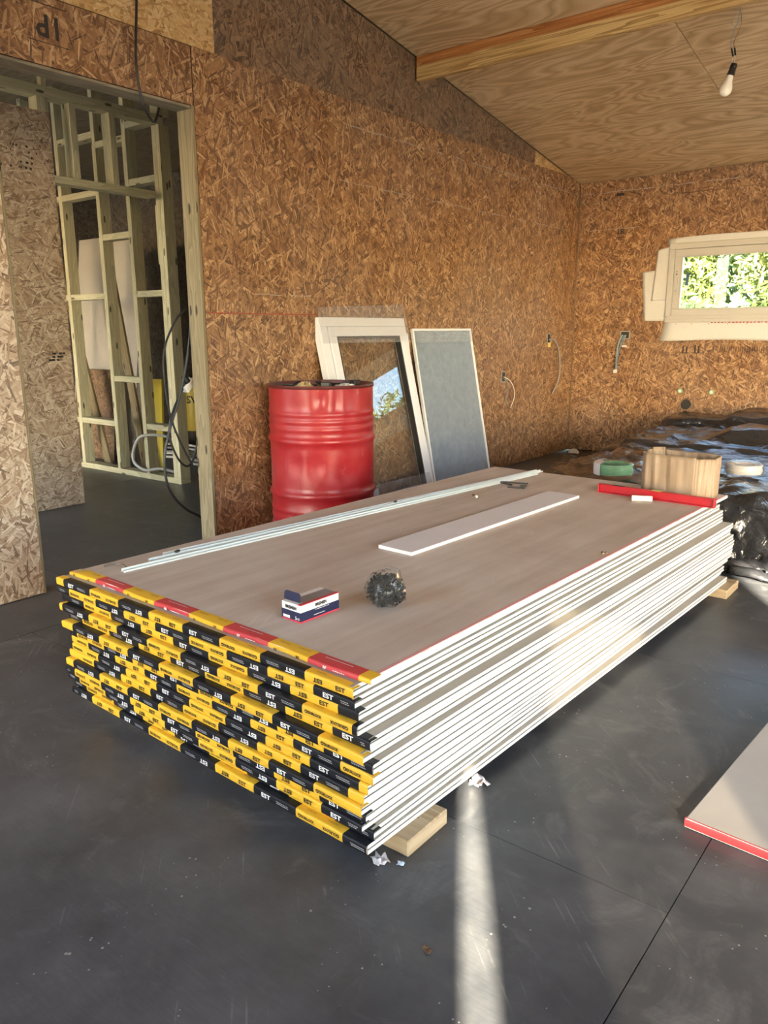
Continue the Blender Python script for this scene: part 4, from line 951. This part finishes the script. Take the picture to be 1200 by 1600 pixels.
o = MB().grid(Pf).build('plastic_sheeting', 'black_film', smooth=True, angle=180); tag(o, 'wrinkled black plastic sheeting draped over the pile by the far wall', 'plastic sheet')
def sheet_z(x, y):
    d = (Pf[..., 0] - x) ** 2 + (Pf[..., 1] - y) ** 2; return float(Pf[..., 2][d < .09 ** 2].max())
# coils on the sheeting
def coil(name, label, loc, r, tr, hgt, turns, mat, wrap):
    t = thing(name, label, 'coil', loc)
    mb = MB(); pts = []; n = 14
    for k in range(turns * n + 1):
        a = 2 * PI * k / n; lay = k / (turns * n); rad = r - tr * 2 * abs(((lay * 3) % 2) - 1) * .9; pts.append((rad * math.cos(a), rad * math.sin(a), tr + (hgt - 2 * tr) * lay + .001 * math.sin(5 * a)))
    mb.tube(pts, tr, 6, 2); mb.build('wire_turns', mat, t, smooth=True)
    mb = MB(); P = []
    for k in range(28):
        a = 2 * PI * k / 28; P.append([(q * math.cos(a), q * math.sin(a), z) for q, z in ((r * .55, .004), (r * .55, hgt + .002), (r * .9, hgt + .006), (r + .007, hgt - .004), (r + .008, hgt * .5), (r + .006, .001), (r * .55, .004))])
    mb.grid(np.array(P), 0, True).build('shrink_wrap', wrap, t, smooth=True); return t
gz = sheet_z(-1.56, 3.98)
coil('wire_coil', 'coil of green wire wrapped in clear film on the black sheeting', (-1.56, 3.985, gz + .012), .096, .0045, .062, 9, 'green_wire', 'bag_film')
for a0, a1 in ((2.6, 4.35),):
    mb = MB(); P = [[(q * math.cos(a), q * math.sin(a), z) for q, z in ((.06, .0705), (.09, .071), (.1055, .062), (.107, .03), (.105, .002))] for a in np.linspace(a0, a1, 14)]
    mb.grid(np.array(P)).build('paper_label', 'white_paper', C.objects['wire_coil'], smooth=True)
wz = sheet_z(-.985, 4.28)
coil('wire_coil', 'coil of white wire in clear film to the right of the cardboard box', (-.985, 4.28, wz + .012), .086, .0045, .052, 8, 'conduit', 'clear_film')
lump('foam_scrap', 'small pale scrap on the sheeting near the wall corner', 'scrap', (-2.98, 6.62, max(.01, sheet_z(-2.98, 6.62)) + .004), .05, .035, 'membrane', 9)

# ------------------------------------------------------------------ wiring and pipes on the walls
def jbox(name, label, loc, nrm, cables, face='box_grey', extra=None):
    t = thing(name, label, 'electrical box', loc)
    m = MB()
    if nrm == 'x': m.box(.0005, .006, -.028, .028, -.045, .045); m.build('box_rim', face, t, bevel=.001); MB().box(.0062, .0068, -.022, .022, -.036, .036).build('hollow_shade', 'ink_black', t)  # thin black plate stands in for the shade inside the box
    else: m.box(-.045, .045, -.006, -.0005, -.035, .035); m.build('box_rim', face, t, bevel=.001); MB().box(-.036, .036, -.0068, -.0062, -.028, .028).build('hollow_shade', 'ink_black', t)
    for pts, rad, mt in cables: MB().tube(pts, rad, 6, 6).build('cable', mt, t, smooth=True)
    if extra: extra(t)
jbox('junction_box', 'small grey socket box on the long wall with one cable curling down', (W, 6.49, 1.052), 'x',
     [([(.008, .0, -.01), (.03, .05, -.01), (.035, .12, -.06), (.03, .18, -.15), (.03, .20, -.30), (.03, .16, -.40), (.02, .08, -.49)], .006, 'wire_grey')], extra=lambda t: MB().box(.007, .016, -.02, .022, -.075, -.035).build('terminal', 'yellow_box', t, bevel=.002))
jbox('junction_box', 'grey box on the end wall with dark cables and white connectors hanging', (-2.713, B, 1.078), 'y',
     [([(-.02, -.008, 0), (-.035, -.03, -.04), (-.055, -.03, -.13), (-.055, -.025, -.30)], .008, 'box_grey'), ([(.0, -.008, 0), (-.015, -.035, -.05), (-.04, -.035, -.16), (-.062, -.03, -.32)], .006, 'wire_blue'), ([(.01, -.008, 0), (.0, -.03, -.06), (.012, -.03, -.10)], .005, 'wire_grey')],
     extra=lambda t: (MB().box(-.012, .03, -.04, -.025, -.105, -.088).build('connector', 'white_plastic', t, bevel=.002), MB().box(-.078, -.045, -.04, -.022, -.335, -.305).build('connector', 'white_plastic', t, bevel=.002)))
jbox('junction_box', 'low wall box with thin white and grey wire ends beside the screen', (W, 5.70, .755), 'x',
     [([(.008, 0, 0), (.03, .06, -.03), (.03, .13, -.09), (.03, .15, -.17), (.02, .11, -.26)], .003, 'white_plastic'), ([(.008, 0, -.01), (.025, .05, -.08), (.025, .02, -.19), (.02, .07, -.24)], .003, 'wire_blue')])
for x, lb in ((-2.189, 'green pipe end in the end wall nearer the wall corner'), (-1.926, 'green pipe end in the end wall farther from the wall corner')):
    t = thing('pipe_end', lb, 'pipe', (x, B, .604), rot=(PI / 2, 0, 0), group='pipe ends')
    MB().lathe([(.020, .0), (.020, .014), (.013, .014), (.013, .002)], 20).build('pipe_wall', 'green_wire', t, smooth=True); MB().lathe([(.0125, .003), (.0125, .011), (.005, .012), (.001, .012)], 16).build('plug', 'white_paper', t, smooth=True)
t = thing('drain_hole', 'round black drain hole in the end wall below the green pipe ends', 'pipe', (-2.131, B, .489), rot=(PI / 2, 0, 0))
MB().lathe([(.042, .0), (.042, .006), (.036, .006), (.034, .001)], 24).build('collar', 'black_plastic', t, smooth=True); MB().lathe([(.0345, .0012), (.001, .0012)], 24).build('hole', 'ink_black', t)  # flat black disc stands in for the shade inside the hole

# ------------------------------------------------------------------ bulb
t = thing('light_bulb', 'white bulb in a black holder hanging by bare wires from the ceiling', 'lamp', (-1.345, 4.776, zc(4.776)))
MB().tube([(0, 0, 0), (-.004, 0, -.06), (-.016, 0, -.10), (-.030, 0, -.14), (-.030, 0, -.18), (-.022, 0, -.21)], .0018, 6, 6).build('wire', 'wire_blue', t, smooth=True)
MB().tube([(0, 0, 0), (.010, 0, -.05), (.012, 0, -.09), (-.002, 0, -.13), (-.016, 0, -.165), (-.008, 0, -.205)], .0018, 6, 6).build('wire', 'wire_brown', t, smooth=True)
MB().tube([(0, 0, 0), (.006, 0, -.05), (.0, 0, -.075), (-.018, 0, -.09), (-.034, 0, -.075), (-.034, 0, -.05), (-.014, 0, -.035)], .0016, 6, 6).build('wire', 'wire_grey', t, smooth=True)
MB().tube([(-.026, 0, -.195), (-.014, 0, -.235)], .0045, 7, smooth=False).build('splice', 'cable_black', t, smooth=True); MB().tube([(-.010, 0, -.195), (-.003, 0, -.232)], .0045, 7, smooth=False).build('splice', 'cable_black', t, smooth=True)
MB().tube([(-.014, 0, -.235), (-.019, 0, -.28), (-.020, .0, -.292)], .0014, 6, 3).build('wire', 'white_plastic', t, smooth=True); MB().tube([(-.003, 0, -.232), (-.001, -.01, -.27), (.002, -.016, -.290)], .0014, 6, 3).build('wire', 'white_plastic', t, smooth=True)
h = D.objects.new('bulb_holder', MB().lathe([(.001, 0), (.016, .0), (.018, -.012), (.017, -.03), (.0205, -.058), (.019, -.0585), (.001, -.0585)], 20).mesh('bulb_holder', 'black_plastic', True)); link(h, t); h.location = (-.004, 0, -.272); h.rotation_euler = (-.10, .24, 0)
g_ = D.objects.new('bulb_glass', MB().lathe([(.0165, -.056), (.0175, -.07), (.0215, -.09), (.0305, -.112), (.0325, -.126), (.030, -.141), (.021, -.154), (.010, -.1595), (.0005, -.161)], 28).mesh('bulb_glass', 'bulb_glass', True)); link(g_, h)

# ------------------------------------------------------------------ outdoors
gd = MB().box(-40, 40, -40, 60, -.5, -.30).build('ground', 'ground_soil'); tag(gd, 'bare sunlit ground outside the house', kind='structure')
nh = thing('sun_blocker_house', 'unseen house block added behind the camera to block direct sun', 'house', (0, -10, -.3))
MB().box(.75, 4.3, -2, 2, 0, 4.6).build('wall', 'grey_board', nh)  # unseen block added to keep direct sun out of the left front opening
MB().prism([(-2.3, 4.6), (2.3, 4.6), (0, 5.9)], 0, .6, 4.45).build('roof', 'rust', nh)
def shrub(label, x, y, h, rad, seed, n=9000):
    r_ = np.random.RandomState(seed); t = thing('garden_shrub', label, 'shrub', (x, y, -.30), group='shrubs outside the window')
    m = MB(); m.tube([(0, 0, 0), (.05, .02, h * .35), (-.03, .05, h * .8)], lambda q: .05 * (1 - q) + .012, 7, 5); m.build('stem', 'bark', t, smooth=True)
    d = r_.randn(n, 3); d /= np.linalg.norm(d, axis=1, keepdims=True); q = r_.rand(n) ** .45
    cl = np.clip(r_.randn(24, 3), -1.3, 1.3) * np.array([rad * .55, rad * .55, h * .26]); c = cl[r_.randint(0, 24, n)] + d * q[:, None] * np.array([rad * .38, rad * .38, h * .16]) + np.array([0, 0, h * .55])
    ax = r_.randn(n, 3); ax[:, 2] -= .3; ax /= np.linalg.norm(ax, axis=1, keepdims=True); bx = np.cross(ax, r_.randn(n, 3)); bx /= np.linalg.norm(bx, axis=1, keepdims=True)
    s_ = (.045 + .045 * r_.rand(n))[:, None]; vs = np.stack([c - ax * s_, c + bx * s_ * .32, c + ax * s_, c - bx * s_ * .32], 1).reshape(-1, 3); vs[:, 2] = np.maximum(vs[:, 2], .02)
    me = D.meshes.new('foliage'); me.from_pydata(vs.tolist(), [], [(4 * k, 4 * k + 1, 4 * k + 2, 4 * k + 3) for k in range(n)]); me.materials.append(M['leaf']); me.update()
    o = D.objects.new('foliage', me); link(o, t); o['kind'] = 'stuff'
for i, (x, y, h, rd, lb) in enumerate(((-5.2, 11.2, 3.0, .85, 'yellow-green shrub outside, leftmost through the window'), (-3.5, 10.4, 2.9, .85, 'tall shrub outside, behind the blue window sticker'), (-4.35, 13.2, 3.6, .9, 'far tall shrub seen between the two left shrubs'), (-1.8, 10.9, 2.8, .85, 'leafy shrub outside toward the right of the window'), (-.1, 10.4, 3.0, .85, 'shrub outside beyond the right edge of the view'), (1.6, 10.9, 2.8, .85, 'shrub outside near the far right end of the window'), (-2.0, 14.6, 3.6, .9, 'far shrub seen in the gap behind the middle shrubs'))):
    shrub(lb, x, y, h, rd, 30 + i)
